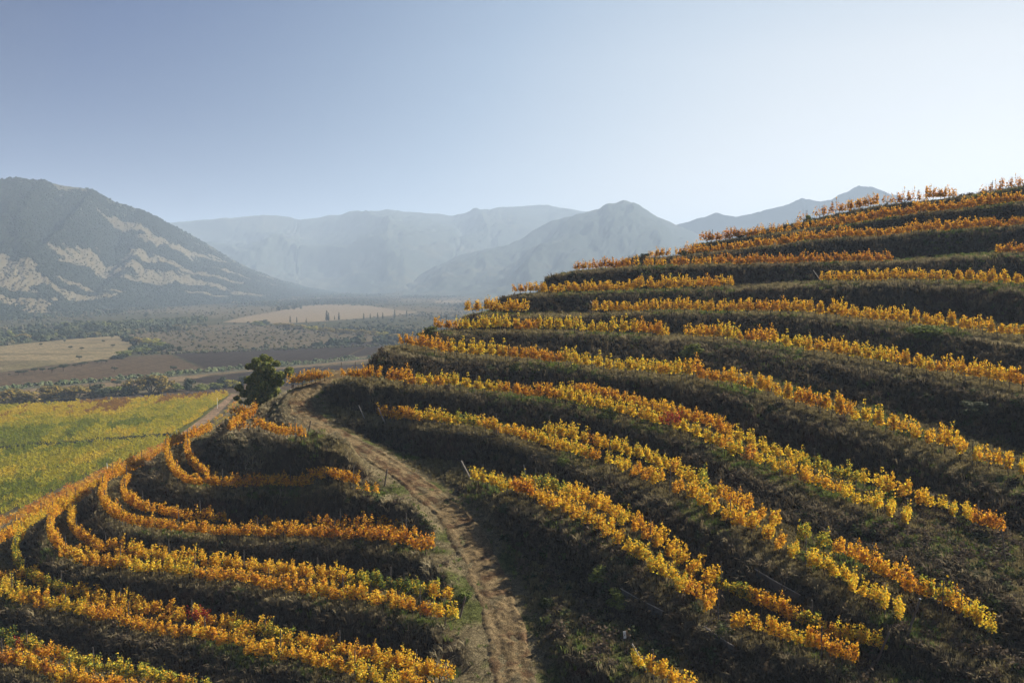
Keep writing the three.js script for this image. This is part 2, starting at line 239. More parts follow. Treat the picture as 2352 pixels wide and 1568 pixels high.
function outerY(x, z) { // the hill's lower slopes beyond the worked part
  const cx = clamp(x, HX0, HX1), cz = clamp(z, HZ0, HZ1), dx = x - cx, dz = z - cz, away = Math.hypot(dx, dz);
  const edge = sample(hillY, cx, cz);
  if (dx < 0) return lerp(edge, Math.min(edge, foot(x)), sst(0, 14, away));
  return edge + Math.max(0, dx) * 0.1 - Math.max(0, -dz) * 0.3 - Math.max(0, dz) * 0.2;
}
for (const r of rows) if (r.of) r.g = r.p.map(([u, v]) => { // inner rows stand where the sight line meets the bench
  const q = ray(u, v); for (let d = 40; d < 210; d += 0.15) { const y = CY + q[1] * d - CROWN; if (y < groundY(q[0] * d, -d)) return new THREE.Vector3(q[0] * d, y, -d); } return null; }).filter((q) => q);
for (const r of rows) for (const q of r.g) q.y = groundY(q.x, q.z);
const greenPatch = (x, z) => sst(0.52, 0.68, fbm(x * 0.16 + 40, z * 0.16, 3));
const soilAt = (x, z, bank, rd) => {
  const n = fbm(x * 0.5, z * 0.5, 3), m = fbm(x * 0.12 + 9, z * 0.12, 3);
  let c = mix3([0.140, 0.112, 0.052], [0.205, 0.168, 0.080], n);
  c = mix3(c, [0.085, 0.105, 0.034], greenPatch(x, z) * 0.75);
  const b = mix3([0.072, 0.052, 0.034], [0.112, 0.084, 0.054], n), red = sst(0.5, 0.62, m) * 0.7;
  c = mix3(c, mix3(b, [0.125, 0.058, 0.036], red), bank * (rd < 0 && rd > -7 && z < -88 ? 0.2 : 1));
  const ad = Math.abs(rd);
  if (ad < 6) { const sh = mix3([0.28, 0.235, 0.14], [0.15, 0.17, 0.06], sst(0.5, 0.66, fbm(x * 0.45 + 4, z * 0.45 + 8, 3))); c = mix3(sh, c, sst(2.2, rd < 0 ? 4.6 : 3.0, ad)); }
  return c;
};
{
  const g = new THREE.BufferGeometry(), pos = new Float32Array(hillY.length * 3), uv = new Float32Array(hillY.length * 2), col = new Float32Array(hillY.length * 3), idx = [];
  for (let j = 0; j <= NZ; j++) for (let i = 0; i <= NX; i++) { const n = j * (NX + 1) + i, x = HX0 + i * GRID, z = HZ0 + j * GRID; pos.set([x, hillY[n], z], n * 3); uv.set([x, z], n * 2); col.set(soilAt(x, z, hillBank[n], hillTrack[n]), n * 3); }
  for (let j = 0; j < NZ; j++) for (let i = 0; i < NX; i++) { const n = j * (NX + 1) + i; if (Math.max(hillY[n], hillY[n + 1], hillY[n + NX + 1], hillY[n + NX + 2]) < -1) continue; idx.push(n, n + NX + 1, n + 1, n + 1, n + NX + 1, n + NX + 2); }
  g.setAttribute('position', new THREE.BufferAttribute(pos, 3)); g.setAttribute('uv', new THREE.BufferAttribute(uv, 2)); g.setAttribute('color', new THREE.BufferAttribute(col, 3)); g.setIndex(idx); g.computeVertexNormals();
  const m = new THREE.MeshPhysicalMaterial({ specularIntensity: 0, vertexColors: true, map: tiled(grain, 0.21), bumpMap: tiled(bump, 0.33), bumpScale: 0.12, roughness: 1 });
  struct(new THREE.Mesh(g, m), 'terraced_hill', 'steep hillside cut into grassy terraces with dark earth banks');
  // lower slopes round it
  const P = [], C = [], I = [], U = []; const X0 = -150, X1 = 190, Z0 = -640, Z1 = -10, st2 = 5, nx = (X1 - X0) / st2, nz = (Z1 - Z0) / st2;
  for (let j = 0; j <= nz; j++) for (let i = 0; i <= nx; i++) {
    const x = X0 + i * st2, z = Z0 + j * st2; let y = outerY(x, z);
    if (inHill(x, z)) y = sample(hillY, x, z) - 2.5;
    P.push(x, y - (Math.abs(y) < 0.01 ? 0.3 : 0), z); U.push(x, z); C.push(...mix3([0.12, 0.098, 0.05], [0.18, 0.145, 0.075], fbm(x * 0.06, z * 0.06, 3)));
  }
  for (let j = 0; j < nz; j++) for (let i = 0; i < nx; i++) { const n = j * (nx + 1) + i, c = [n, n + 1, n + nx + 1, n + nx + 2]; if (c.every((k) => inHill(P[k * 3], P[k * 3 + 2]) && inHill(P[k * 3] - 8, P[k * 3 + 2] - 8) && inHill(P[k * 3] + 8, P[k * 3 + 2] + 8)) || c.every((k) => P[k * 3 + 1] < -0.5)) continue; I.push(n, n + nx + 1, n + 1, n + 1, n + nx + 1, n + nx + 2); }
  const og = new THREE.BufferGeometry(); og.setAttribute('position', new THREE.Float32BufferAttribute(P, 3)); og.setAttribute('uv', new THREE.Float32BufferAttribute(U, 2)); og.setAttribute('color', new THREE.Float32BufferAttribute(C, 3)); og.setIndex(I); og.computeVertexNormals();
  struct(new THREE.Mesh(og, m), 'lower_hillside', 'dry lower slope of the hill running down to the valley');
}
{ // the dirt track: two worn ruts with a rougher crown, 3 m wide
  const half = 1.38, n = 22, P = [], U = [], C = [], I = [];
  const M = 900, pts = trackCurve.getSpacedPoints(M);
  for (let i = 0; i <= M; i++) {
    const q = pts[i], a = pts[Math.max(0, i - 2)], b = pts[Math.min(M, i + 2)], l = Math.hypot(b.x - a.x, b.z - a.z), nx = -(b.z - a.z) / l, nz = (b.x - a.x) / l;
    for (let j = 0; j <= n; j++) {
      const s = (j / n * 2 - 1), jag = 1 + (fbm(i * 0.06, s > 0 ? 5 : 9, 2) - 0.5) * 0.5, w = s * half * jag, x = q.x + nx * w, z = q.z + nz * w;
      const r1 = Math.abs(w - 0.7 - (vn(i * 0.03, 3) - 0.5) * 0.4), r2 = Math.abs(w + 0.7 - (vn(i * 0.03, 8) - 0.5) * 0.4), rut = Math.max(sst(0.36, 0.05, r1), sst(0.36, 0.05, r2));
      const edge = sst(0.78, 1, Math.abs(s));
      const lumps = (fbm(x * 1.6, z * 1.6, 3) - 0.5) * 0.22 + (fbm(x * 4.5, z * 4.5, 2) - 0.5) * 0.10;
      P.push(x, q.y + 0.05 - rut * 0.07 + lumps * (1 - edge * 0.5) - edge * 0.14, z); U.push(x, z);
      const c = mix3([0.27, 0.195, 0.105], [0.40, 0.31, 0.175], fbm(x * 0.8, z * 0.8, 4));
      C.push(...mix3(mix3(c, [0.215, 0.185, 0.115], sst(0.55, 0.7, fbm(x * 0.7 + 30, z * 0.7, 3)) * (1 - rut) * 0.8), [0.17, 0.098, 0.058], sst(0.56, 0.66, fbm(x * 1.1, z * 1.1 + 50, 3)) * 0.7));
    }
  }
  for (let i = 0; i < M; i++) for (let j = 0; j < n; j++) { const k = i * (n + 1) + j; I.push(k, k + 1, k + n + 1, k + 1, k + n + 2, k + n + 1); }
  const g = new THREE.BufferGeometry(); g.setAttribute('position', new THREE.Float32BufferAttribute(P, 3)); g.setAttribute('uv', new THREE.Float32BufferAttribute(U, 2)); g.setAttribute('color', new THREE.Float32BufferAttribute(C, 3)); g.setIndex(I); g.computeVertexNormals();
  struct(new THREE.Mesh(g, new THREE.MeshPhysicalMaterial({ specularIntensity: 0, vertexColors: true, map: tiled(grain, 0.3), bumpMap: tiled(bump, 0.5), bumpScale: 0.08, roughness: 1, side: THREE.DoubleSide })), 'dirt_track', 'rutted dirt track winding between the knoll and the terraced hill');
}

// ---------------------------------------------------------------- the valley floor and its fields
const leafy = (hex) => hex;
function sheet(pts, y, fn, step, name, label, map) { // a field: outline in plan, gridded inside so that its soil can vary
  const sh = new THREE.Shape(pts.map((p) => new THREE.Vector2(p.x, -p.z)));
  const g = new THREE.ShapeGeometry(sh); g.rotateX(-Math.PI / 2);
  // split long edges until the colours can follow
  let pos = Array.from(g.index ? g.toNonIndexed().attributes.position.array : g.attributes.position.array), done = false;
  for (let it = 0; it < 14 && !done; it++) {
    const out = []; done = true;
    for (let i = 0; i < pos.length; i += 9) {
      const a = pos.slice(i, i + 3), b = pos.slice(i + 3, i + 6), c = pos.slice(i + 6, i + 9), l = [[a, b, c], [b, c, a], [c, a, b]].map((e) => [Math.hypot(e[0][0] - e[1][0], e[0][2] - e[1][2]), e]).sort((p, q) => q[0] - p[0])[0];
      if (l[0] > step && pos.length < 400000) { const [p, q, r] = l[1], m = p.map((x, k) => (x + q[k]) / 2); out.push(...p, ...m, ...r, ...m, ...q, ...r); done = false; } else out.push(...a, ...b, ...c);
    }
    pos = out;
  }
  const P = new Float32Array(pos), C = new Float32Array(pos.length), U = new Float32Array(pos.length / 3 * 2);
  for (let i = 0; i < P.length; i += 3) { C.set(fn(P[i], P[i + 2]), i); U.set([P[i], P[i + 2]], i / 3 * 2); P[i + 1] = y; }
  const q = new THREE.BufferGeometry(); q.setAttribute('position', new THREE.BufferAttribute(P, 3)); q.setAttribute('uv', new THREE.BufferAttribute(U, 2)); q.setAttribute('color', new THREE.BufferAttribute(C, 3)); q.computeVertexNormals();
  return struct(new THREE.Mesh(q, fieldMat), name, label);
}
const fieldMat = new THREE.MeshPhysicalMaterial({ specularIntensity: 0, vertexColors: true, map: tiled(grain, 0.045), roughness: 1, side: THREE.DoubleSide });
const px = (list, y = 0) => list.map(([u, v]) => onPlane(u, v, y));
{ // the ground out to the horizon
  const P = [], C = [], U = [], I = [], rings = 60, seg = 160;
  for (let i = 0; i <= rings; i++) for (let j = 0; j <= seg; j++) { const r = 60 * Math.pow(220, i / rings) - 59, a = j / seg * 2 * Math.PI, x = Math.cos(a) * r, z = Math.sin(a) * r - 200; P.push(x, -0.02, z); U.push(x, z); const n = fbm(x * 0.004, z * 0.004, 4), k = fbm(x * 0.02 + 7, z * 0.02, 3); C.push(...mix3(mix3([0.11, 0.092, 0.054], [0.17, 0.142, 0.085], k), [0.060, 0.066, 0.034], sst(0.5, 0.62, n) * 0.8)); }
  for (let i = 0; i < rings; i++) for (let j = 0; j < seg; j++) { const k = i * (seg + 1) + j; I.push(k, k + 1, k + seg + 1, k + 1, k + seg + 2, k + seg + 1); }
  const g = new THREE.BufferGeometry(); g.setAttribute('position', new THREE.Float32BufferAttribute(P, 3)); g.setAttribute('uv', new THREE.Float32BufferAttribute(U, 2)); g.setAttribute('color', new THREE.Float32BufferAttribute(C, 3)); g.setIndex(I); g.computeVertexNormals();
  struct(new THREE.Mesh(g, fieldMat), 'ground', 'dry valley floor reaching to the foot of the mountains');
}
const stripes = (x, z, k, a) => 0.5 + 0.5 * Math.sin((x * Math.cos(a) + z * Math.sin(a)) * k);
const tanSoil = (x, z) => { const n = fbm(x * 0.012, z * 0.03, 4), m = fbm(x * 0.03 + 5, z * 0.09, 3); return mix3(mix3([0.229, 0.187, 0.105], [0.325, 0.267, 0.155], n), mix3([0.120, 0.091, 0.056], [0.151, 0.147, 0.070], vn(x * 0.02, z * 0.02)), sst(0.52, 0.66, m) * 0.75); };
const brownSoil = (x, z) => { const n = fbm(x * 0.02, z * 0.05, 4); return mix3([0.093, 0.066, 0.039], [0.137, 0.099, 0.062], n); };
const darkSoil = (x, z) => { const n = fbm(x * 0.015, z * 0.04, 4); return mix3([0.042, 0.032, 0.027], [0.063, 0.048, 0.039], n); };
const paleSoil = (x, z) => mix3([0.235, 0.185, 0.124], [0.304, 0.246, 0.166], fbm(x * 0.006, z * 0.01, 3));
const scrubSoil = (x, z) => mix3([0.108, 0.090, 0.059], [0.169, 0.139, 0.090], fbm(x * 0.02, z * 0.02, 4));
const strawSoil = (x, z) => mix3([0.259, 0.198, 0.123], [0.190, 0.144, 0.090], fbm(x * 0.03, z * 0.06, 3));
sheet(px([[-300, 836], [0, 795], [140, 781], [267, 771], [290, 780], [313, 796], [280, 812], [254, 824], [130, 838], [0, 855], [-300, 892]]), 0.12, tanSoil, 18, 'tan_field', 'pale dry field dotted with small round trees');
sheet(px([[-300, 893], [0, 856], [130, 839], [254, 825], [330, 817], [388, 814], [430, 832], [472, 849], [420, 856], [267, 868], [120, 882], [0, 893], [-300, 918]]), 0.10, brownSoil, 18, 'ploughed_field', 'brown ploughed field below the pale field');
sheet(px([[396, 813], [560, 803], [700, 796], [880, 783], [1000, 790], [880, 813], [786, 822], [640, 834], [476, 848]]), 0.10, darkSoil, 20, 'ploughed_field', 'dark ploughed field right of the brown field');
sheet(px([[421, 873], [480, 865], [568, 855], [700, 844], [900, 832], [900, 850], [700, 868], [568, 876], [470, 880]]), 0.10, darkSoil, 16, 'ploughed_field', 'narrow dark ploughed field behind the lone tree');
sheet(px([[510, 740], [560, 728], [640, 714], [690, 704], [740, 699], [790, 699], [850, 703], [905, 711], [960, 717], [900, 725], [830, 731], [740, 738], [640, 743]]), 0.10, paleSoil, 40, 'stubble_field', 'pale stubble field in the middle of the valley');
sheet(px([[272, 771], [350, 757], [450, 747], [588, 745], [786, 760], [905, 770], [880, 782], [700, 795], [560, 802], [396, 812], [330, 802]]), 0.06, scrubSoil, 25, 'scrub_field', 'grey brown scrubland with scattered low bushes');
sheet(px([[1000, 690], [1300, 686], [1300, 691], [1000, 696]]), 0.1, paleSoil, 60, 'stubble_field', 'thin pale strip of field below the pointed mountain');
sheet(px([[-300, 925], [0, 897], [120, 886], [267, 873], [420, 861], [560, 849], [700, 838], [950, 815], [950, 819], [700, 843], [560, 854], [480, 862], [440, 872], [360, 886], [200, 906], [0, 918], [-300, 950]]), 0.08, strawSoil, 10, 'dirt_strip', 'strip of straw coloured earth along the valley road');
sheet(px([[-300, 962], [0, 929], [230, 911], [420, 895], [560, 882], [700, 872], [700, 892], [540, 901], [510, 905], [260, 922], [0, 937], [-300, 966]]), 0.08, brownSoil, 10, 'dirt_strip', 'brown earth strip with brush piles behind the vineyard');
sheet(px([[-300, 925], [0, 894], [200, 877], [420, 860], [640, 842], [950, 813], [950, 815], [640, 845], [420, 864], [200, 882], [0, 900], [-300, 930]]), 0.14, (x, z) => mix3([0.09, 0.10, 0.07], [0.16, 0.145, 0.10], fbm(x * 0.05, z * 0.05, 3)), 8, 'valley_road', 'pale straight country road with green verges');
sheet(px([[-10, 1204], [75, 1167], [180, 1117], [347, 1042], [403, 1005], [469, 957], [531, 906], [545, 906], [494, 957], [432, 1008], [380, 1044], [215, 1128], [90, 1184], [-10, 1228]]), 0.2, (x, z) => mix3([0.26, 0.175, 0.11], [0.32, 0.23, 0.15], fbm(x * 0.2, z * 0.2, 3)), 6, 'field_path', 'straight dirt path between the vineyard and the orange rows');
sheet(px([[-400, 975], [0, 938], [260, 923], [510, 906], [536, 905], [470, 957], [403, 1007], [347, 1042], [180, 1118], [0, 1204], [-400, 1405]]), 0.05, (x, z) => mix3([0.09, 0.11, 0.025], [0.12, 0.11, 0.03], fbm(x * 0.05, z * 0.05, 3)), 10, 'vineyard_soil', 'grassy soil under the green and yellow vineyard');

// ---------------------------------------------------------------- mountains
// crest: traced points with their distance; foot: where the slope meets the valley; between them slopes, spurs and gullies
function mountain(name, label, crest, foot, opt) {
  const nx = opt.nx, nz = opt.nz, back = 10, P = [], C = [], I = [], where = [];
  const cu = crest.map((c) => at(c[0], c[1], c[2])), fu = foot.map((c) => (c[2] ? at(c[0], c[1], c[2]) : onPlane(c[0], c[1], 0)));
  const poly = (list, t) => { const x = t * (list.length - 1), i = Math.min(list.length - 2, Math.floor(x)); return list[i].clone().lerp(list[i + 1], x - i); };
  const L = cu.reduce((s, c, i) => (i ? s + c.distanceTo(cu[i - 1]) : 0), 0);
  const surf = (s, t) => {
    const a = poly(cu, s), b = poly(fu, s), len = a.distanceTo(b);
    const p = a.clone().lerp(b, t); const H = a.y - Math.min(0, b.y);
    const drop = Math.pow(1 - t, opt.bow ?? 1.35);
    p.y = b.y + (a.y - b.y) * drop;
    const along = s * L / opt.spur, warp = (fbm(s * L / 400 + opt.seed, t * 3, 3) - 0.5) * 1.6;
    const g = Math.abs(fbm(along + warp * 0.35 + t * (opt.slant ?? 0.4), t * 1.1 + opt.seed, 3) - 0.5) * 2; // ridged: spurs at 0
    const body = Math.sin(Math.PI * Math.min(1, Math.pow(t, 0.62)));
    p.y += H * (opt.depth ?? 0.28) * (0.26 - g) * body;
    p.y += H * 0.05 * (fbm(s * L / 60, t * len / 60 + opt.seed, 4) - 0.5) * (0.25 + body) + (fbm(s * L / (opt.small > 10 ? 45 : 16), t * len / (opt.small > 10 ? 90 : 16), 3) - 0.5) * (opt.small ?? 6) * (0.4 + body);
    return [p, g, len];
  };
  opt.before?.(surf);
  for (let j = -back; j <= nz; j++) for (let i = 0; i <= nx; i++) {
    const s = i / nx, t = Math.max(0, j / nz);
    const [p, g, len] = surf(s, t);
    if (j < 0) { const a = poly(cu, s), b = poly(fu, s); const k = -j / back; p.x += (a.x - b.x) * k * 0.9; p.z += (a.z - b.z) * k * 0.9; p.y -= a.y * Math.pow(k, 1.2) * 1.02; }
    P.push(p.x, p.y, p.z); C.push(...opt.color(p.x, p.z, s, t, g, p.y));
  }
  const W = nx + 1; for (let j = 0; j < nz + back; j++) for (let i = 0; i < nx; i++) { const k = j * W + i; I.push(k, k + W, k + 1, k + 1, k + W, k + W + 1); }
  const g = new THREE.BufferGeometry(); g.setAttribute('position', new THREE.Float32BufferAttribute(P, 3)); g.setAttribute('color', new THREE.Float32BufferAttribute(C, 3)); g.setIndex(I); g.computeVertexNormals();
  const m = struct(new THREE.Mesh(g, new THREE.MeshPhysicalMaterial({ specularIntensity: 0, vertexColors: true, roughness: 1, side: THREE.DoubleSide })), name, label);
  return { surf, m, L };
}
const dryGrass = (x, z) => mix3([0.060, 0.049, 0.029], [0.089, 0.075, 0.044], fbm(x * 0.02, z * 0.02, 3));
const wood = (x, z) => mix3([0.030, 0.036, 0.024], [0.058, 0.060, 0.038], fbm(x * 0.03, z * 0.03, 3));
// clearings of dry grass on the near mountain: streaks from one place to another, as [u, v, u, v, half width]
const streaks = [[215, 592, 300, 612, 20], [290, 606, 375, 645, 17], [318, 578, 420, 622, 15], [410, 618, 520, 645, 9], [345, 552, 400, 568, 14], [390, 568, 480, 592, 10], [505, 598, 620, 640, 6], [600, 634, 745, 668, 8], [520, 622, 590, 645, 7], [470, 650, 600, 680, 9], [110, 575, 160, 600, 7], [150, 602, 230, 625, 10], [0, 598, 65, 612, 9], [-60, 622, 60, 645, 14], [40, 640, 222, 682, 13], [-40, 655, 80, 668, 8], [-40, 678, 88, 700, 11], [145, 645, 270, 672, 4], [255, 508, 335, 535, 5], [230, 490, 260, 500, 3], [415, 640, 460, 652, 6], [320, 632, 345, 640, 4], [430, 672, 520, 682, 4], [70, 712, 130, 726, 6]];
let clearings = null;
function findClearings(surf) {
  const table = []; for (let i = 0; i <= 180; i++) for (let j = 0; j <= 70; j++) { const q = toPx(surf(i / 180, j / 70)[0]); table.push([q[0], q[1], i / 180, j / 70]); }
  const find = (u, v) => table.reduce((m, q) => { const e = (q[0] - u) ** 2 + (q[1] - v) ** 2; return e < m[0] ? [e, q] : m; }, [1e12, null])[1];
  clearings = streaks.map(([u0, v0, u1, v1, w]) => { const a = find(u0, v0), b = find(u1, v1); return [a[2], a[3], b[2], b[3], (w < 9 ? w * 1.5 : w) / 440]; });
}
function open1(x, z, s, t) {
  const n = fbm(s * 9 + 3, t * 34 - s * 12, 4) - 0.5, m = fbm(x * 0.05, z * 0.05, 2) - 0.5; let best = 0;
  for (const [a, b, c, d, w] of clearings) { const dx = c - a, dy = d - b, k = clamp(((s - a) * dx + (t - b) * dy) / (dx * dx + dy * dy + 1e-9)), e = Math.hypot((s - a - dx * k) * 0.8, t - b - dy * k) / w; best = Math.max(best, sst(1.3, 0.75, e + n * 3.0 + m * 1.4)); }
  return Math.max(best, sst(0.05, 0.0, t) * sst(0.5, 0.6, fbm(x * 0.01, z * 0.01, 3)) * 0.8);
}
const leftCrest = [[-420, 470, 1550], [-260, 440, 1550], [-120, 418, 1581], [0, 411, 1612], [40, 408, 1624], [75, 412, 1643], [110, 418, 1662], [145, 426, 1680], [180, 431, 1705], [212, 437, 1736], [235, 449, 1761], [262, 463, 1798], [295, 473, 1848], [330, 486, 1891], [360, 499, 1953], [388, 513, 2015], [430, 534, 2108], [480, 563, 2232], [530, 594, 2356], [580, 619, 2511], [640, 642, 2697], [700, 659, 2914], [745, 668, 3038]];
const leftFoot = [[-420, 790], [-300, 770], [-200, 760], [-100, 748], [-60, 742], [-20, 738], [20, 734], [60, 730], [110, 726], [160, 721], [210, 717], [260, 713], [310, 709], [360, 706], [410, 703], [460, 700], [510, 697], [560, 694], [610, 690], [660, 686], [700, 682], [740, 677], [775, 673]];
const leftMountain = mountain('mountain', 'nearest mountain at the left with dark woods and pale clearings', leftCrest, leftFoot, { nx: 420, nz: 220, before: findClearings, seed: 3, spur: 280, depth: 0.27, bow: 1.5, small: 5, slant: 0.9, color: (x, z, s, t) => mix3(wood(x, z), dryGrass(x, z), open1(x, z, s, t)) });
const farWood = (x, z) => mix3([0.025, 0.032, 0.026], [0.041, 0.047, 0.035], fbm(x * 0.012, z * 0.012, 3));
const farColor = (k) => (x, z, s, t, g, y) => { const n = fbm(x * 0.004, z * 0.004, 4), c = mix3(farWood(x, z), dryGrass(x, z), sst(0.60, 0.76, n + (fbm(x * 0.02, z * 0.02, 3) - 0.5) * 0.4 + (k || 0) * sst(0.6, 0.95, t)) * 0.35); return c; };
mountain('mountain', 'long hazy ridge closing the valley in the middle', [[330, 512, 4207], [390, 511, 4207], [450, 505, 4241], [520, 501, 4241], [560, 497, 4275], [600, 494, 4275], [640, 496, 4309], [675, 501, 4343], [690, 504, 4343], [750, 497, 4377], [800, 490, 4377], [850, 487, 4410], [890, 481, 4410], [930, 486, 4444], [985, 490, 4479], [1040, 495, 4512], [1062, 490, 4547], [1100, 484, 4547], [1125, 485, 4580], [1150, 477, 4615], [1200, 474, 4615], [1256, 470, 4682], [1290, 478, 4715], [1330, 486, 4750], [1450, 500, 4818]],
  [[330, 670], [390, 670], [450, 671], [520, 671], [560, 672], [600, 672], [640, 672], [675, 672], [690, 672], [750, 672], [800, 673], [850, 675], [890, 676], [930, 676], [985, 674], [1040, 673], [1062, 672], [1100, 671], [1125, 671], [1150, 671], [1200, 670], [1256, 670], [1290, 670], [1330, 670], [1450, 670]], { nx: 300, nz: 110, seed: 11, spur: 600, depth: 0.62, bow: 1.25, small: 20, slant: -0.6, color: farColor(0.1) });
mountain('mountain', 'pale pointed mountain with a long shoulder right of the middle', [[885, 668, 3015], [920, 655, 3044], [960, 636, 3073], [1000, 612, 3102], [1040, 594, 3131], [1090, 578, 3160], [1120, 571, 3189], [1160, 565, 3189], [1195, 552, 3217], [1230, 527, 3247], [1265, 510, 3247], [1300, 498, 3276], [1340, 490, 3305], [1375, 480, 3305], [1400, 468, 3305], [1430, 464, 3305], [1455, 467, 3334], [1480, 480, 3363], [1510, 497, 3391], [1540, 511, 3421], [1570, 524, 3450], [1620, 545, 3478], [1700, 580, 3478]],
  [[880, 680], [910, 681], [950, 682], [990, 683], [1030, 684], [1080, 685], [1120, 686], [1160, 687], [1195, 687], [1230, 687], [1265, 687], [1300, 687], [1340, 687], [1375, 687], [1400, 687], [1430, 687], [1455, 687], [1480, 687], [1510, 687], [1540, 687], [1570, 687], [1620, 687], [1700, 687]], { nx: 260, nz: 110, seed: 23, spur: 450, depth: 0.5, bow: 1.3, small: 18, slant: 0.5, color: farColor(0.16) });
mountain('mountain', 'palest jagged ridge behind the right hillside', [[1450, 545, 3605], [1540, 520, 3605], [1560, 514, 3605], [1600, 502, 3605], [1645, 491, 3605], [1690, 497, 3605], [1730, 490, 3605], [1755, 484, 3605], [1800, 474, 3605], [1840, 458, 3605], [1858, 456, 3605], [1885, 461, 3605], [1910, 457, 3605], [1940, 442, 3605], [1972, 427, 3605], [1985, 429, 3605], [1997, 427, 3605], [2010, 432, 3605], [2050, 447, 3605], [2100, 460, 3605], [2300, 480, 3605]],
  [...Array(21)].map((_, i) => [1450 + i * 42, 665]), { nx: 200, nz: 50, seed: 31, spur: 550, depth: 0.3, bow: 1.2, small: 24, color: farColor(0) });

// ---------------------------------------------------------------- plants
function near(u, v) { for (let k = 0; k < 40; k++) { const p = hit(u, v + k); if (p) return p; } return null; }
function hit(u, v, up = 0) { const q = ray(u, v); for (let d = 36; d < 230; d += 0.12) { const y = CY + q[1] * d - up; if (y < groundY(q[0] * d, -d)) return new THREE.Vector3(q[0] * d, groundY(q[0] * d, -d), -d); } return null; }
// a leaf is a small folded kite; leaves() gathers many into one geometry with a colour each
function leaves(list) { // {x,y,z,size,color,nx,ny,nz}
  const P = new Float32Array(list.length * 12), C = new Float32Array(list.length * 12), I = [];
  const n = new THREE.Vector3(), a = new THREE.Vector3(), b = new THREE.Vector3(), r = new THREE.Vector3();
  list.forEach((q, i) => {
    n.set(q.nx ?? rr(-1, 1), q.ny ?? rr(-1, 1), q.nz ?? rr(-1, 1)).normalize(); r.set(rr(-1, 1), rr(-1, 1), rr(-1, 1)); a.crossVectors(n, r).normalize(); b.crossVectors(n, a);
    const s = q.size, w = s * (q.narrow ?? 0.5), c = q.color;
    const v = [[a, s * 0.55, n, 0], [b, w, n, s * 0.16], [a, -s * 0.5, n, 0], [b, -w, n, s * 0.16]];
    v.forEach(([e, k, m, o], j) => { const t = i * 12 + j * 3; P[t] = q.x + e.x * k + m.x * o; P[t + 1] = q.y + e.y * k + m.y * o; P[t + 2] = q.z + e.z * k + m.z * o; C.set(c, t); });
    const k = i * 4; I.push(k, k + 1, k + 2, k, k + 2, k + 3);
  });
  const g = new THREE.BufferGeometry(); g.setAttribute('position', new THREE.BufferAttribute(P, 3)); g.setAttribute('color', new THREE.BufferAttribute(C, 3)); g.setIndex(I); g.computeVertexNormals(); return g;
}
const leafMat = new THREE.MeshPhysicalMaterial({ vertexColors: true, roughness: 0.85, transmission: 0.5, thickness: 0, side: THREE.DoubleSide, specularIntensity: 0.12 });
const darkLeafMat = new THREE.MeshPhysicalMaterial({ vertexColors: true, roughness: 0.9, transmission: 0.3, thickness: 0, side: THREE.DoubleSide, specularIntensity: 0.1 });
const barkMat = new THREE.MeshPhysicalMaterial({ specularIntensity: 0.1, color: lin(0.055, 0.04, 0.03), roughness: 1, bumpMap: tiled(bump, 2), bumpScale: 0.02 });
function limb(pts, r0, r1, sides = 5) { // tapered, slightly crooked branch
  const c = new THREE.CatmullRomCurve3(pts), n = Math.max(3, pts.length * 2), g = new THREE.TubeGeometry(c, n, 1, sides, false), p = g.attributes.position;
  for (let i = 0; i <= n; i++) { const q = c.getPointAt(i / n), r = lerp(r0, r1, i / n); for (let j = 0; j <= sides; j++) { const k = i * (sides + 1) + j; p.setXYZ(k, q.x + (p.getX(k) - q.x) * r, q.y + (p.getY(k) - q.y) * r, q.z + (p.getZ(k) - q.z) * r); } }
  g.computeVertexNormals(); return g;
}
const V3 = (x, y, z) => new THREE.Vector3(x, y, z);
const GOLD = [0.72, 0.435, 0.032], AMBER = [0.68, 0.385, 0.027], ORANGE = [0.60, 0.265, 0.024], YELLOW = [0.72, 0.53, 0.045], LIME = [0.30, 0.31, 0.045], GREEN = [0.085, 0.125, 0.025], RED = [0.30, 0.035, 0.018], RUST = [0.20, 0.075, 0.024], BROWN = [0.16, 0.085, 0.035];
const palettes = {
  golden: [[GOLD, 5], [AMBER, 3], [YELLOW, 3], [ORANGE, 1], [LIME, 0.6], [BROWN, 0.8]],
  amber: [[AMBER, 5], [GOLD, 3], [ORANGE, 2.5], [BROWN, 1.2], [RUST, 0.6]],
  orange: [[ORANGE, 5], [AMBER, 3], [RUST, 1.6], [BROWN, 1], [GOLD, 1]],
  yellow: [[YELLOW, 5], [GOLD, 3], [LIME, 2], [AMBER, 1]],
  'yellow-green': [[LIME, 4], [YELLOW, 2.5], [GREEN, 2.2], [GOLD, 1.5]],
  green: [[GREEN, 5], [LIME, 2], [GOLD, 0.7]],
  red: [[RED, 5], [ORANGE, 1.5], [RUST, 1.5]],
};
function pick(pal) { let s = 0; for (const p of pal) s += p[1]; let x = rnd() * s; for (const p of pal) { x -= p[1]; if (x <= 0) { const k = rr(0.62, 1.36); return [Math.min(0.85, p[0][0] * k), p[0][1] * k * rr(0.9, 1.1), p[0][2] * k]; } } return pal[0][0]; }
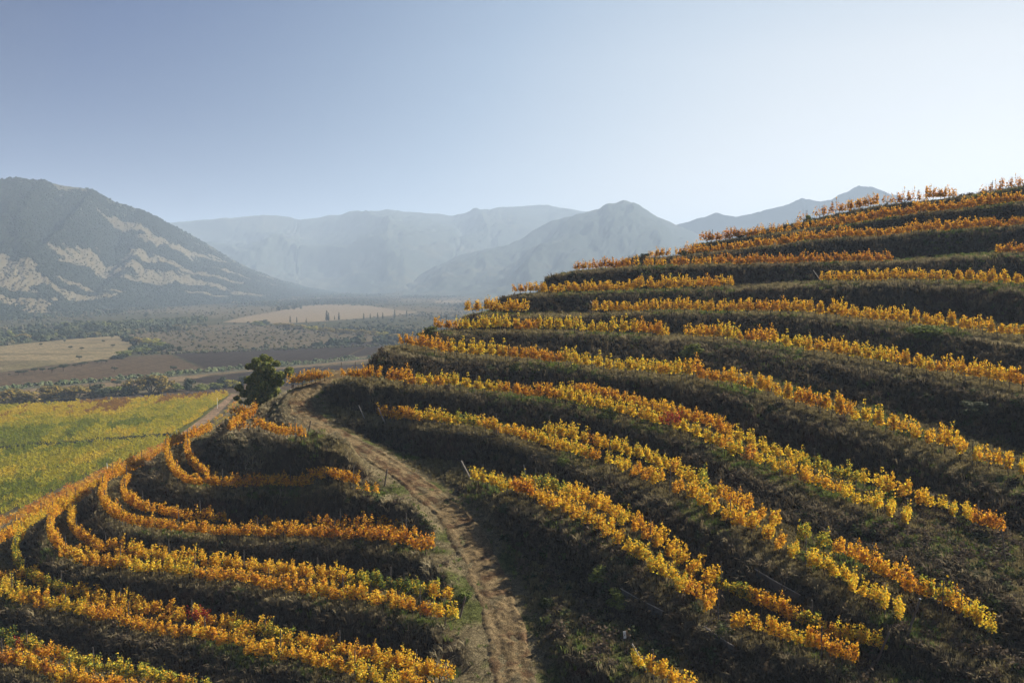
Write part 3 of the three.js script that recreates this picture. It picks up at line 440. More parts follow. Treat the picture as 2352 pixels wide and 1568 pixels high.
function vineFoliage(pal, full) { // shoots rise from the cordon along the wire; leaves sit along them
  const list = [], shoots = Math.round(20 * full);
  for (let k = 0; k < shoots; k++) {
    const x0 = rr(-0.88, 0.88), h = rr(0.62, 1.02) * (rnd() < 0.18 ? 1.3 : 1), z0 = rr(-0.07, 0.07), zx = rr(-0.22, 0.22), xx = rr(-0.16, 0.16), droop = rnd() < 0.35 ? rr(0.15, 0.5) : 0;
    const n = Math.round(rr(20, 30));
    for (let i = 0; i < n; i++) {
      const t = Math.pow(rnd(), 0.85), y = 0.64 + h * t - droop * t * t * 1.2, spread = 0.10 + 0.07 * (1 - t);
      list.push({ x: x0 + xx * t + rr(-spread, spread), y: y + rr(-0.09, 0.07), z: z0 + zx * t * (droop ? 1.3 : 0.8) + rr(-spread, spread) * 1.1, size: rr(0.11, 0.185) * (1 - 0.25 * t), narrow: rr(0.42, 0.56), color: pick(pal), ny: rr(-0.2, 1), nx: rr(-1, 1), nz: rr(-1, 1) });
    }
  }
  return leaves(list);
}
function vineTrunk() {
  const g = [limb([V3(0, -0.12, 0), V3(rr(-0.04, 0.04), 0.25, rr(-0.04, 0.04)), V3(rr(-0.03, 0.03), 0.5, rr(-0.05, 0.05)), V3(0, 0.7, 0)], 0.045, 0.03)];
  for (const s of [-1, 1]) g.push(limb([V3(0, 0.68, 0), V3(0.25 * s, 0.74, 0.02), V3(0.62 * s, 0.73, -0.02)], 0.028, 0.016, 4));
  for (let k = 0; k < 5; k++) { const x = rr(-0.6, 0.6); g.push(limb([V3(x, 0.73, 0), V3(x + rr(-0.08, 0.08), 1.15, rr(-0.1, 0.1)), V3(x + rr(-0.15, 0.15), rr(1.5, 1.9), rr(-0.16, 0.16))], 0.011, 0.006, 3)); }
  return mergeGeometries(g);
}
const trunks = [0, 1, 2].map(vineTrunk), vineKinds = {};
for (const key in palettes) vineKinds[key] = [1, 1.1, 0.9, 1.05].map((f) => vineFoliage(palettes[key], f));
for (const key of ['amber', 'orange', 'golden']) vineKinds['sparse ' + key] = [0.45, 0.32, 0.55].map((f) => vineFoliage(palettes[key], f));
// where every vine stands
const special = [['L5b', -60, 32, 'green'], ['L5b', 32, 60, 'red'], ['L5b', 100, 130, 'amber'], ['L5b', 250, 390, 'yellow-green'], ['L3b', 860, 960, 'green'], ['L3b', 960, 1000, 'yellow-green'], ['L3b', 800, 860, 'yellow-green'], ['L3', 985, 1010, 'orange'], ['L3', 1012, 1040, 'yellow'], ['L4b', 655, 676, 'red'], ['L4b', 590, 650, 'yellow-green'], ['L4b', 440, 460, 'red'], ['L4b', 540, 575, 'yellow-green'], ['I', 1518, 1540, 'red'], ['I', 1700, 1725, 'orange'], ['I', 1560, 1640, 'yellow'], ['I', 1400, 1470, 'yellow'], ['Ib', 1580, 1660, 'amber'], ['Jb', 1338, 1350, 'red'], ['Jb', 1350, 1372, 'sparse orange'], ['J', 1330, 1345, 'yellow'], ['H', 1960, 1972, 'red'], ['H', 1830, 1860, 'orange'], ['Jb', 1600, 1660, 'yellow-green'], ['Jb', 1836, 1910, 'yellow-green'], ['Jb', 2120, 2170, 'yellow-green'], ['Kb', 1217, 1300, 'yellow-green'], ['Kb', 1640, 1730, 'yellow-green'], ['Kb', 1850, 1900, 'yellow-green'], ['Ib', 2250, 2290, 'orange'], ['Ib', 1850, 1990, 'yellow-green'], ['I', 802, 860, 'amber'], ['I', 880, 910, 'orange'], ['K', 1098, 1170, 'yellow'], ['K', 1180, 1230, 'orange'], ['K', 1740, 1800, 'golden'], ['J', 884, 960, 'amber'], ['J', 1060, 1100, 'yellow-green'], ['G', 1060, 1110, 'yellow'], ['G', 1240, 1330, 'yellow'], ['H', 1350, 1470, 'yellow']];
const baseOf = { A: ['sparse orange', 'amber', 'sparse amber'], B: ['sparse amber', 'amber', 'orange'], C: ['orange', 'amber', 'amber'], D: ['amber', 'orange', 'sparse amber'], E: ['amber', 'golden', 'golden'], F: ['amber', 'golden', 'golden'], L0: ['orange', 'sparse orange', 'amber'], L1: ['orange', 'amber', 'sparse amber'], L1b: ['orange', 'amber'], L2: ['amber', 'amber', 'orange'], L2b: ['sparse orange', 'sparse amber', 'amber'], L3: ['golden', 'amber', 'yellow'], L3b: ['amber', 'golden', 'golden'], L4: ['golden', 'amber', 'yellow'], L4b: ['amber', 'golden', 'yellow-green'], L5: ['amber', 'golden', 'orange'], L5b: ['amber', 'yellow-green', 'orange'] };
const STEP = 1.22, vines = [];
rows.forEach((r, ri) => {
  const c = new THREE.CatmullRomCurve3(r.g, false, 'centripetal'), len = c.getLength(), n = Math.floor(len / STEP), kinds = baseOf[r.id] ?? ['golden', 'amber', 'yellow', 'golden'];
  let list = [];
  for (let i = 0; i <= n; i++) {
    const t = clamp((i + rr(-0.12, 0.12)) / n), p = c.getPointAt(t), d = c.getTangentAt(t), q = toPx(p);
    p.z += rr(-0.1, 0.1);
    if ((r.gaps ?? []).some((g) => q[0] > g[0] && q[0] < g[1])) continue;
    const gapNoise = vn(i * 0.21 + ri * 37, ri * 11.3), lone = rnd();
    const back = r.side === 0 && p.z < -106; // the far flank, seen small
    if (lone < (r.sparse ? 0.2 : 0.006) || (gapNoise < 0.08 && lone < 0.6 && ['A', 'B', 'L2b', 'Kb'].includes(r.id)) || (back && (r.id === 'L0' || q[0] > 480))) continue;
    let key = kinds[Math.min(kinds.length - 1, Math.floor(fbm(i * 0.16 + ri * 13.7, ri * 5.1, 2) * kinds.length * 1.25 - 0.1 * kinds.length + rr(-0.3, 0.3)) )] ?? kinds[0];
    const sp = special.find((s) => s[0] === r.id && q[0] >= s[1] && q[0] <= s[2]); if (sp && !back) key = sp[3];
    if (back) key = rnd() < 0.5 ? 'orange' : 'amber';
    list.push({ row: r, p: V3(p.x, groundY(p.x, p.z) - ('ABCD'.includes(r.id) ? 0.26 : 0.03), p.z), turn: Math.atan2(-d.z, d.x) + (rnd() < 0.5 ? Math.PI : 0), key, shape: Math.floor(rnd() * 12), s: rr(0.88, 1.1) * (r.id === 'A' || r.id === 'B' ? 1.12 : 1), h: rr(0.88, 1.14) * ({ A: 1.25, B: 1.1, E: 1.1, F: 1.2, G: 1.2, H: 1.2, I: 1.05, C: 1.12, D: 1.12 }[r.id] ?? (r.side ? 1 : 0.9)), q });
  }
  if (r.side === 0) list.reverse(); // counted from the track
  list.forEach((v, i) => { v.nth = i; vines.push(v); });
});
{ // the few vines at the edge of the saddle and behind the topmost row of the knoll
  const extra = [[674, 892], [684, 890], [694, 888], [703, 886], [714, 884], [724, 881], [735, 879], [745, 877], [548, 962], [560, 961]];
  extra.forEach(([u, v], i) => { const p = near(u, v); if (p) vines.push({ row: { say: i < 8 ? 'short row where the track crosses the saddle' : 'short row behind the knoll top' }, p, turn: 0.2, key: i < 8 ? ['sparse amber', 'sparse orange', 'amber'][i % 3] : 'orange', shape: i, s: 0.9, h: 1, q: toPx(p), nth: i < 8 ? 7 - i : 9 - i }); });
}
const ORD = ['first', 'second', 'third', 'fourth', 'fifth', 'sixth', 'seventh', 'eighth', 'ninth', 'tenth', 'eleventh', 'twelfth', 'thirteenth', 'fourteenth', 'fifteenth', 'sixteenth', 'seventeenth', 'eighteenth', 'nineteenth'], TENS = ['', '', 'twent', 'thirt', 'fort', 'fift', 'sixt', 'sevent', 'eight', 'ninet'];
const ordinal = (i) => { const n = i + 1; if (n < 20) return ORD[i]; if (n >= 100) return `${n}th`; const t = Math.floor(n / 10), o = n % 10; return o ? `${TENS[t]}y-${ORD[o - 1]}` : `${TENS[t]}ieth`; };
const seen = (v) => v.q[0] > -12 && v.q[0] < 2364 && v.q[1] < 1600 && v.q[1] > 0;
vines.sort((a, b) => a.q[2] - b.q[2]);
const single = [], many = [];
for (const v of vines) (single.length < 300 && seen(v) ? single : many).push(v);
const firstVine = {};
const place = (o, v) => { o.position.copy(v.p); o.rotation.y = v.turn; o.scale.set(v.s * 1.04, v.s * v.h, v.s); };
for (const v of single) {
  const list = vineKinds[v.key], key = v.key + (v.shape % list.length) + '.' + (v.shape % 3);
  let o;
  if (!firstVine[key]) { o = firstVine[key] = new THREE.Group(); part('trunk', trunks[v.shape % 3], barkMat, o); part('foliage', list[v.shape % list.length], leafMat, o); } else o = firstVine[key].clone();
  o.userData = {}; place(o, v);
  add(o, 'grapevine', { label: `${v.key} grapevine, ${ordinal(v.nth)} from the track in the ${v.row.say}`, category: 'grapevine', group: 'grapevines standing in rows on the terraces' });
}
{ // all vines farther off
  const all = new THREE.Group(), M = new THREE.Matrix4(), Q = new THREE.Quaternion(), U = V3(0, 1, 0);
  const bins = {}; for (const v of many) { const n = vineKinds[v.key].length; (bins[v.key + '|' + (v.shape % n)] ??= []).push(v); }
  const put = (m, l) => l.forEach((v, i) => m.setMatrixAt(i, M.compose(v.p, Q.setFromAxisAngle(U, v.turn), V3(v.s * 1.04, v.s * v.h, v.s))));
  for (const key in bins) { const [k, n] = key.split('|'), m = new THREE.InstancedMesh(vineKinds[k][n], leafMat, bins[key].length); put(m, bins[key]); m.name = 'foliage'; all.add(m); }
  [0, 1, 2].forEach((n) => { const l = many.filter((v) => v.shape % 3 === n), m = new THREE.InstancedMesh(trunks[n], barkMat, l.length); put(m, l); m.name = 'trunk'; all.add(m); });
  add(all, 'distant_grapevines', { kind: 'stuff', label: 'orange and golden grapevines in the rows higher up the hill', category: 'grapevines' });
  console.log('vines', single.length, many.length, 'farthest single', single[299].q[2].toFixed(0));
}
// trellis posts along the rows and the leaning posts at their ends
const steel = new THREE.MeshStandardMaterial({ color: lin(0.07, 0.062, 0.055), roughness: 0.8, metalness: 0.2 }), paleWood = new THREE.MeshStandardMaterial({ color: lin(0.34, 0.30, 0.24), roughness: 0.9, bumpMap: tiled(bump, 2), bumpScale: 0.01 }), darkWood = new THREE.MeshStandardMaterial({ color: lin(0.10, 0.075, 0.055), roughness: 0.95, bumpMap: tiled(bump, 2), bumpScale: 0.01 }), white = new THREE.MeshStandardMaterial({ color: lin(0.75, 0.75, 0.72), roughness: 0.6 });
const postGeo = mergeGeometries([new THREE.CylinderGeometry(0.032, 0.036, 2.3, 7).translate(0, 0.95, 0), new THREE.CylinderGeometry(0.04, 0.034, 0.03, 7).translate(0, 2.11, 0), ...[0.75, 1.2, 1.65].map((y) => new THREE.TorusGeometry(0.045, 0.008, 4, 8).rotateX(Math.PI / 2).translate(0, y, 0))]);
let post0 = null;
for (const r of rows) {
  if (['C', 'D', 'E', 'F'].includes(r.id)) continue;
  const c = new THREE.CatmullRomCurve3(r.g, false, 'centripetal'), len = c.getLength(), n = Math.floor(len / 6.6); const list = [];
  for (let i = 0; i <= n; i++) { const p = c.getPointAt(clamp((i * 6.6 + 0.65) / len)); p.y = groundY(p.x, p.z); const q = toPx(p); if (q[0] < 0 || q[0] > 2352 || q[1] > 1590 || (r.side === 0 && p.z < -108) || (r.gaps ?? []).some((g) => q[0] > g[0] && q[0] < g[1])) continue; list.push(p); }
  if (r.side === 0) list.reverse();
  list.forEach((p, i) => { const o = post0 ? post0.clone() : (post0 = new THREE.Mesh(postGeo, steel)); o.userData = {}; o.position.copy(p); o.rotation.set(rr(-0.05, 0.05), rr(0, 3), rr(-0.05, 0.05)); o.scale.set(1, rr(0.88, 1.03), 1); add(o, 'trellis_post', { label: `thin trellis post, ${ordinal(i)} from track in the ${r.say}`, category: 'trellis post', group: 'trellis posts among the grapevines' }); });
}
function stick(a, b, r, mat, name, label, category, cap) {
  const o = new THREE.Group(), d = b.clone().sub(a), L = d.length(); o.position.copy(a);
  o.quaternion.setFromUnitVectors(V3(0, 1, 0), d.normalize());
  const shaft = part('shaft', new THREE.CylinderGeometry(r * 0.85, r, L + 0.25, 9).translate(0, L / 2 - 0.12, 0), mat, o);
  part('cap', new THREE.CylinderGeometry(r * 0.6, r * 0.88, 0.05, 9).translate(0, L + 0.03, 0), cap ?? mat, o);
  return add(o, name, { label, category });
}
for (const [u0, v0, u1, v1, m, r, label] of [
  [823.9, 931, 837.7, 964, 0, 0.05, 'pale leaning post nearest the track below the dark red bank'], [869, 937, 884.3, 973, 0, 0.06, 'pale leaning post beside the first vine of its terrace'], [1060, 1059, 1082, 1103, 0, 0.06, 'pale leaning post at the start of the lowest long terrace'], [1203, 1068, 1210, 1099, 0, 0.06, 'short pale post standing behind the vines of the lowest terrace'], [1453, 1480, 1487, 1546, 0, 0.05, 'long pale pole leaning over weeds at the bottom edge'], [1869, 621, 1888, 648, 0, 0.06, 'pale leaning post at the left end of the high right row'], [1356, 691, 1374, 718, 0, 0.06, 'pale leaning post at a bare bank high on the hill'],
  [713, 967, 707, 999, 1, 0.07, 'dark post beside the track at the topmost row of the knoll'], [889, 1078, 883, 1117, 1, 0.07, 'dark post beside the track at the second row of the knoll'], [997.5, 1221, 995, 1263, 1, 0.07, 'dark post at the track end of the knoll third terrace'], [1068, 1372, 1056, 1419, 1, 0.07, 'dark leaning post at the track end of the knoll fourth terrace'], [783.6, 833, 785, 866, 1, 0.05, 'thin dark post where the row meets the bend of the track'], [669, 868, 671, 893, 1, 0.06, 'dark post at the end of the short saddle row'], [708, 863, 712, 880, 1, 0.06, 'dark post in the middle of the short saddle row'],
  [2168, 1330, 2165, 1421, 1, 0.04, 'tall thin dark pole among the lowest vines of the right slope'], [2302, 1217, 2311, 1296, 1, 0.05, 'bare wire post standing on the dark right slope'], [2114, 1376, 2085, 1461, 1, 0.07, 'dark leaning post with a white top in the lower right weeds'], [2043, 1452, 2012, 1527, 1, 0.07, 'dark leaning post near the dirt patch at the lower right']]) {
  const a = near(u1, v1); if (!a) { console.log('no place for', label); continue; }
  const b = at(u0, v0, -a.z + (m ? 0.1 : 0.3)); stick(a, b, r, m ? darkWood : paleWood, m ? 'wooden_post' : 'leaning_post', label, 'post', label.includes('white') ? white : undefined);
}

// ---------------------------------------------------------------- grass and weeds of the terraces
function tuftGeo(n, h, spread, width, lean) { // bent blades from one root
  const P = [], C = [], I = [];
  for (let k = 0; k < n; k++) {
    const a = rr(0, 6.283), l = h * rr(0.55, 1.1), o = rr(0, spread * 0.45), dx = Math.cos(a), dz = Math.sin(a), w = width * rr(0.7, 1.3), out = lean * rr(0.4, 1.2) * l, t = rr(0.75, 1.15), b = P.length / 3;
    const bx = dx * o, bz = dz * o;
    P.push(bx - dz * w, -0.05, bz + dx * w, bx + dz * w, -0.05, bz - dx * w, bx + dx * out * 0.4 - dz * w * 0.8, l * 0.6, bz + dz * out * 0.4 + dx * w * 0.8, bx + dx * out * 0.4 + dz * w * 0.8, l * 0.6, bz + dz * out * 0.4 - dx * w * 0.8, bx + dx * out, l * (1 - lean * 0.35), bz + dz * out);
    for (let j = 0; j < 5; j++) C.push(t, t, t);
    I.push(b, b + 1, b + 2, b + 1, b + 3, b + 2, b + 2, b + 3, b + 4);
  }
  const g = new THREE.BufferGeometry(); g.setAttribute('position', new THREE.Float32BufferAttribute(P, 3)); g.setAttribute('color', new THREE.Float32BufferAttribute(C, 3)); g.setIndex(I); g.computeVertexNormals(); return g;
}
const grassMat = new THREE.MeshPhysicalMaterial({ vertexColors: true, roughness: 0.95, transmission: 0.3, thickness: 0, side: THREE.DoubleSide, specularIntensity: 0.08 });
const tufts = [tuftGeo(16, 0.34, 0.5, 0.022, 0.5), tuftGeo(18, 0.5, 0.5, 0.022, 0.75), tuftGeo(20, 0.7, 0.6, 0.024, 0.9), tuftGeo(18, 0.26, 0.6, 0.03, 0.6)];
const weedGeos = [0, 1, 2].map(() => { const l = []; for (let k = 0; k < 110; k++) { const a = rr(0, 6.28), b = Math.acos(rr(-0.2, 1)), r = Math.pow(rnd(), 0.4) * (0.75 + 0.25 * Math.sin(a * 3 + 1)), t = rr(0.6, 1.2); l.push({ x: Math.cos(a) * Math.sin(b) * r * 0.55, y: Math.cos(b) * r * 0.5 + 0.06, z: Math.sin(a) * Math.sin(b) * r * 0.55, size: rr(0.09, 0.19), color: [t, t, t], ny: rr(0, 1.4) }); } return leaves(l); });
function scatter(name, label, geos, mat, list) {
  const all = new THREE.Group(), M = new THREE.Matrix4(), Q = new THREE.Quaternion(), E = new THREE.Euler(), col = new THREE.Color();
  geos.forEach((g, n) => { const l = list.filter((q) => q.k === n); if (!l.length) return; const m = new THREE.InstancedMesh(g, mat, l.length); l.forEach((q, i) => { E.set(q.rx ?? 0, q.a, q.rz ?? 0); m.setMatrixAt(i, M.compose(V3(q.x, q.y, q.z), Q.setFromEuler(E), V3(q.s, q.s * (q.h ?? 1), q.s))); m.setColorAt(i, col.setRGB(...q.c)); }); m.name = name.replace(/s$/, ''); all.add(m); });
  all.children.length === 1 ? (all.children[0].name = '', add(all.children[0], name, { kind: 'stuff', label, category: 'plants' })) : add(all, name, { kind: 'stuff', label, category: 'plants' });
}
const greens = [[2150, 770, 3.2], [2290, 470, 5], [2215, 575, 5], [2290, 450, 4], [1700, 895, 2], [1850, 905, 2], [2065, 1135, 3], [1370, 935, 2], [1500, 980, 2], [1230, 920, 1.6], [690, 912, 2.4], [700, 932, 2], [720, 890, 2], [890, 1120, 2], [925, 1050, 1.5], [1040, 1160, 2], [1060, 1230, 2], [1085, 1340, 2.5], [1100, 1430, 3], [1105, 1480, 3], [1030, 1260, 2], [620, 1200, 1.5], [480, 1110, 1.4], [345, 1245, 2], [500, 1500, 2], [570, 1520, 2], [2070, 1450, 2], [1700, 1060, 2], [1900, 1130, 2], [2000, 1220, 2.5], [1930, 1280, 2.5], [1120, 1120, 2], [1160, 870, 1.5], [990, 820, 1.5], [1010, 770, 2]].map(([u, v, r]) => [hit(u, v), r]).filter((q) => q[0]);
const weedy = [[2230, 1240, 10], [2290, 1300, 9], [2150, 1330, 7], [1330, 1330, 7], [1300, 1440, 7], [1420, 1440, 6], [1560, 1460, 5], [2200, 1500, 8], [2060, 1540, 5], [1260, 1250, 4]].map(([u, v, r]) => [hit(u, v), r]).filter((q) => q[0]);
{
  const grass = [], weeds = [];
  const inView = (p, m) => { const q = toPx(p); return q[0] > -m && q[0] < 2352 + m && q[1] < 1568 + m && q[1] > 300; };
  for (let n = 0; n < 330000; n++) {
    const x = lerp(HX0 + 1, HX1 - 1, rnd()), z = lerp(-196, HZ1 - 1, rnd()), keep = rnd();
    const dist = -z; if (keep > clamp(75 / dist) ** 1.3) continue;
    const y = sample(hillY, x, z); if (y < 0.5) continue;
    if (!inView(V3(x, y, z), 60)) continue;
    const rd = sample(hillTrack, x, z), ad = Math.abs(rd); if (ad < 1.25 || (ad < 1.75 && rnd() < 0.7)) continue;
    const bank = sample(hillBank, x, z), gp = greenPatch(x, z); let green = gp * 0.6;
    for (const [p, r] of greens) { const e = Math.hypot(p.x - x, p.z - z); if (e < r * 1.4) green = Math.max(green, sst(r * 1.4, r * 0.6, e)); }
    const big = dist > 90 ? 1.25 : 1, t = rr(0.58, 1.08), patch = fbm(x * 0.3 + 20, z * 0.3, 3);
    if (rd < 0 && ad < 4 && rnd() < 0.6) continue;
    if (bank < 0.3 && patch < 0.36 && rnd() < 0.6) continue;
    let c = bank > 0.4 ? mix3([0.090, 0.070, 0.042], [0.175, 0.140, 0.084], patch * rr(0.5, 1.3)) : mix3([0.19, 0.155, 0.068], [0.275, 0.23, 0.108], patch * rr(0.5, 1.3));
    const isGreen = rnd() < green * (bank > 0.4 ? 0.35 : 0.75); if (isGreen) c = mix3([0.095, 0.145, 0.028], [0.175, 0.20, 0.05], rnd());
    if ((ad < 4.5 || (ad < 8 && z < -88)) && rd < 0 && !isGreen) c = [0.31, 0.262, 0.155];
    const lip = sample(hillLip, x, z); if (lip > 0.35 && !isGreen) c = mix3(c, [0.30, 0.25, 0.135], Math.min(1, lip));
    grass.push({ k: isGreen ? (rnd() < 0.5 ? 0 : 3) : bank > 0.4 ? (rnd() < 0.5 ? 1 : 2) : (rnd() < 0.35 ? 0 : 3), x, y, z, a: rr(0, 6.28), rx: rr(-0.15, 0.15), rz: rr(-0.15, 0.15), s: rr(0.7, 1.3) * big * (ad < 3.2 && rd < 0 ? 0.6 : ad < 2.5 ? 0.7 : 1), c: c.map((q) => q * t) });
  }
  for (let n = 0; n < 60000; n++) {
    const x = lerp(HX0 + 1, HX1 - 1, rnd()), z = lerp(-190, HZ1 - 1, rnd()), y = sample(hillY, x, z); if (y < 0.5 || !inView(V3(x, y, z), 40)) continue;
    const bank = sample(hillBank, x, z), m = fbm(x * 0.12 + 60, z * 0.12, 3), ad = Math.abs(sample(hillTrack, x, z)); if (ad < 2.4) continue;
    let wild = 0; for (const [p, r] of weedy) wild = Math.max(wild, sst(r, r * 0.5, Math.hypot(p.x - x, p.z - z)));
    if (rnd() > Math.max((bank > 0.35 ? 0.75 : 0.06) * sst(0.36, 0.62, m), wild * 0.8)) continue;
    const c = rnd() < 0.3 ? mix3([0.045, 0.058, 0.022], [0.08, 0.095, 0.032], rnd()) : mix3([0.06, 0.045, 0.03], [0.14, 0.105, 0.068], rnd());
    weeds.push({ k: Math.floor(rnd() * 3), x, y: y - 0.05, z, a: rr(0, 6.28), s: rr(0.5, 1.35), h: rr(0.7, 1.25), c });
  }
  scatter('grass', 'dry and green grass tufts covering benches and banks of the terraces', tufts, grassMat, grass);
  scatter('undergrowth', 'dark dry weeds and brambles on the terrace banks', weedGeos, darkLeafMat, weeds);
  console.log('grass', grass.length, 'weeds', weeds.length);
}
// ---------------------------------------------------------------- bushes and trees
const pal = (list) => () => { const c = list[Math.floor(rnd() * list.length)], k = rr(0.7, 1.2); return c.map((x) => x * k); };
const oliveLeaf = pal([[0.12, 0.145, 0.03], [0.165, 0.185, 0.036], [0.21, 0.215, 0.042], [0.09, 0.108, 0.026]]), darkLeaf = pal([[0.030, 0.042, 0.020], [0.045, 0.058, 0.026], [0.06, 0.07, 0.03]]), goldLeaf = pal([[0.22, 0.16, 0.03], [0.16, 0.13, 0.03], [0.10, 0.095, 0.03], [0.28, 0.19, 0.035]]), limeLeaf = pal([[0.12, 0.15, 0.03], [0.08, 0.11, 0.025], [0.16, 0.18, 0.04]]), greyLeaf = pal([[0.09, 0.10, 0.055], [0.13, 0.13, 0.075], [0.07, 0.08, 0.04]]), yellowLeaf = pal([[0.36, 0.30, 0.04], [0.26, 0.24, 0.04], [0.18, 0.18, 0.04]]);
function crown(clumps, per, size, color) { const l = []; for (const [cx, cy, cz, r] of clumps) for (let k = 0; k < per * r * r * 4; k++) { const a = rr(0, 6.28), b = Math.acos(rr(-1, 1)), q = r * Math.pow(rnd(), 0.42), nx = Math.cos(a) * Math.sin(b), ny = Math.cos(b), nz = Math.sin(a) * Math.sin(b); l.push({ x: cx + nx * q, y: cy + ny * q * 0.85, z: cz + nz * q, size: size * rr(0.6, 1.3), color: color(), nx: nx + rr(-0.8, 0.8), ny: ny + rr(-0.4, 1), nz: nz + rr(-0.8, 0.8) }); } return leaves(l); }
{ // the lone tree on the knoll
  const o = new THREE.Group(), base = at(598, 944, 112), k = 0.0071;
  base.y = Math.min(base.y, groundY(base.x, base.z) + 0.4); o.position.copy(base);
  const top = [[700, 262, 80], [640, 300, 75], [760, 300, 70], [890, 345, 62], [620, 370, 80], [760, 390, 105], [520, 385, 58], [840, 430, 70], [650, 480, 100], [1040, 470, 78], [960, 520, 85], [1080, 500, 50], [800, 520, 115], [570, 540, 70], [470, 620, 80], [680, 640, 120], [850, 650, 100], [950, 640, 70], [400, 710, 70], [540, 730, 110], [720, 780, 120], [860, 780, 95], [420, 830, 80], [560, 880, 100], [330, 890, 48], [700, 920, 105], [830, 890, 80], [480, 960, 65], [600, 1000, 75], [720, 1030, 60], [380, 960, 40]];
  const cl = top.map(([x, y, r]) => [(x - 660) * k * 1.15, (1085 - y) * k + 0.1, rr(-1, 1) * Math.min(1.3, 0.5 + r * k), r * k * 1.0]);
  for (const [x, y, r] of [[650, 560, 100], [620, 760, 110], [760, 680, 100], [700, 420, 80], [560, 850, 90], [800, 820, 80]]) for (const s of [-1, 1]) cl.push([(x - 640) * k, (1085 - y) * k, s * rr(0.8, 1.5), r * k]);
  part('crown', crown(cl, 250, 0.22, () => { const c = oliveLeaf(); return rnd() < 0.06 ? [0.2, 0.16, 0.03] : c; }), darkLeafMat, o);
  const tr = part('trunk', limb([V3(0, -0.6, 0), V3(-0.08, 0.6, 0.05), V3(0.12, 1.7, -0.05), V3(0.3, 3.2, 0), V3(0.35, 4.6, 0.05)], 0.19, 0.05, 8), barkMat, o);
  for (const e of [[0.0, 0.9, -1.1, 2.2, 0.5], [0.1, 1.5, 1.9, 3.5, -0.4], [0.2, 2.4, -0.8, 3.9, -0.5], [0.0, 0.7, 0.9, 1.6, 0.7], [0.15, 1.9, 0.7, 3.6, 0.8]]) part('limb', limb([V3(e[0], e[1], 0), V3(lerp(e[0], e[2], 0.5), lerp(e[1], e[3], 0.4), e[4] * 0.5), V3(e[2], e[3], e[4])], 0.08, 0.025, 6), barkMat, tr);
  add(o, 'tree', { label: 'large dark green tree standing alone behind the knoll', category: 'tree' });
}
// bush shapes of unit size, used at many sizes
function bushShape(color, per = 620, leaf = 0.075) { const cl = []; for (let k = 0; k < 13; k++) { const a = rr(0, 6.28), q = rr(0, 0.36); cl.push([Math.cos(a) * q, rr(0.18, 0.74) * (1 - q * 0.5), Math.sin(a) * q, rr(0.13, 0.24)]); } return crown(cl, per / 13 * 14, leaf, color); }
const stemGeo = mergeGeometries([0, 1, 2, 3].map((k) => limb([V3(0, -0.05, 0), V3(Math.cos(k * 1.7) * 0.12, 0.25, Math.sin(k * 1.7) * 0.12), V3(Math.cos(k * 1.7) * 0.22, 0.6, Math.sin(k * 1.7) * 0.22)], 0.022, 0.008, 4)));
const bushes = { gold: [0, 1, 2].map(() => bushShape(goldLeaf)), dark: [0, 1, 2].map(() => bushShape(darkLeaf)), olive: [0, 1, 2].map(() => bushShape(oliveLeaf)), lime: [0, 1].map(() => bushShape(limeLeaf)), grey: [0, 1].map(() => bushShape(greyLeaf)), yellow: [0, 1].map(() => bushShape(yellowLeaf)) };
function bush(kind, p, w, h, name, label, category, n = 0, group) {
  const o = new THREE.Group(); o.position.copy(p); o.rotation.y = rr(0, 6.28); o.scale.set(w, h, w);
  part('foliage', bushes[kind][n % bushes[kind].length], darkLeafMat, o); part('stem', stemGeo, barkMat, o);
  return add(o, name, { label, category, ...(group ? { group } : {}) });
}
for (const [u, v, w, h, kind, label] of [[1480, 590, 1.8, 1.4, 'dark', 'round dark shrub at the left end of the third skyline row'], [1572, 562, 1.5, 1.2, 'olive', 'small olive shrub on the skyline where two rows meet'], [1856, 505, 1.9, 1.5, 'olive', 'shrub standing among vines at the start of the skyline row'], [1700, 545, 1.6, 1.0, 'dark', 'low dark shrub under the second row near the skyline'], [2125, 785, 4.2, 2.2, 'lime', 'bushy green shrub on the bank above the long mid-hill row'], [2245, 958, 3.0, 1.7, 'grey', 'grey green shrub on a dark bank at the right'], [1590, 822, 2.8, 1.8, 'olive', 'dark green shrub on a bank at the middle of the hill'], [990, 775, 3.2, 1.7, 'olive', 'green shrub behind the first vines of the second long row'], [1395, 962, 2.0, 1.3, 'olive', 'small dark shrub on the bank behind two long rows'], [1290, 1076, 1.2, 1.1, 'lime', 'small green weed bush on the bank above the lowest rows'], [1415, 1395, 2.0, 1.4, 'olive', 'green bush left of the long board barrier'], [1375, 1335, 1.9, 1.2, 'olive', 'small bush on the weedy bank right of the track'], [265, 1308, 1.3, 1.3, 'yellow', 'bright yellow bush below the vines on the knoll'], [1065, 1388, 1.4, 1.0, 'lime', 'grassy green bush beside the track at the knoll end'], [640, 1125, 1.8, 1.0, 'olive', 'dark low bush on the bank under the second knoll row']]) {
  const p = near(u, v); if (p) bush(kind, p, w, h, 'shrub', label, 'shrub'); else console.log('no place', label);
}
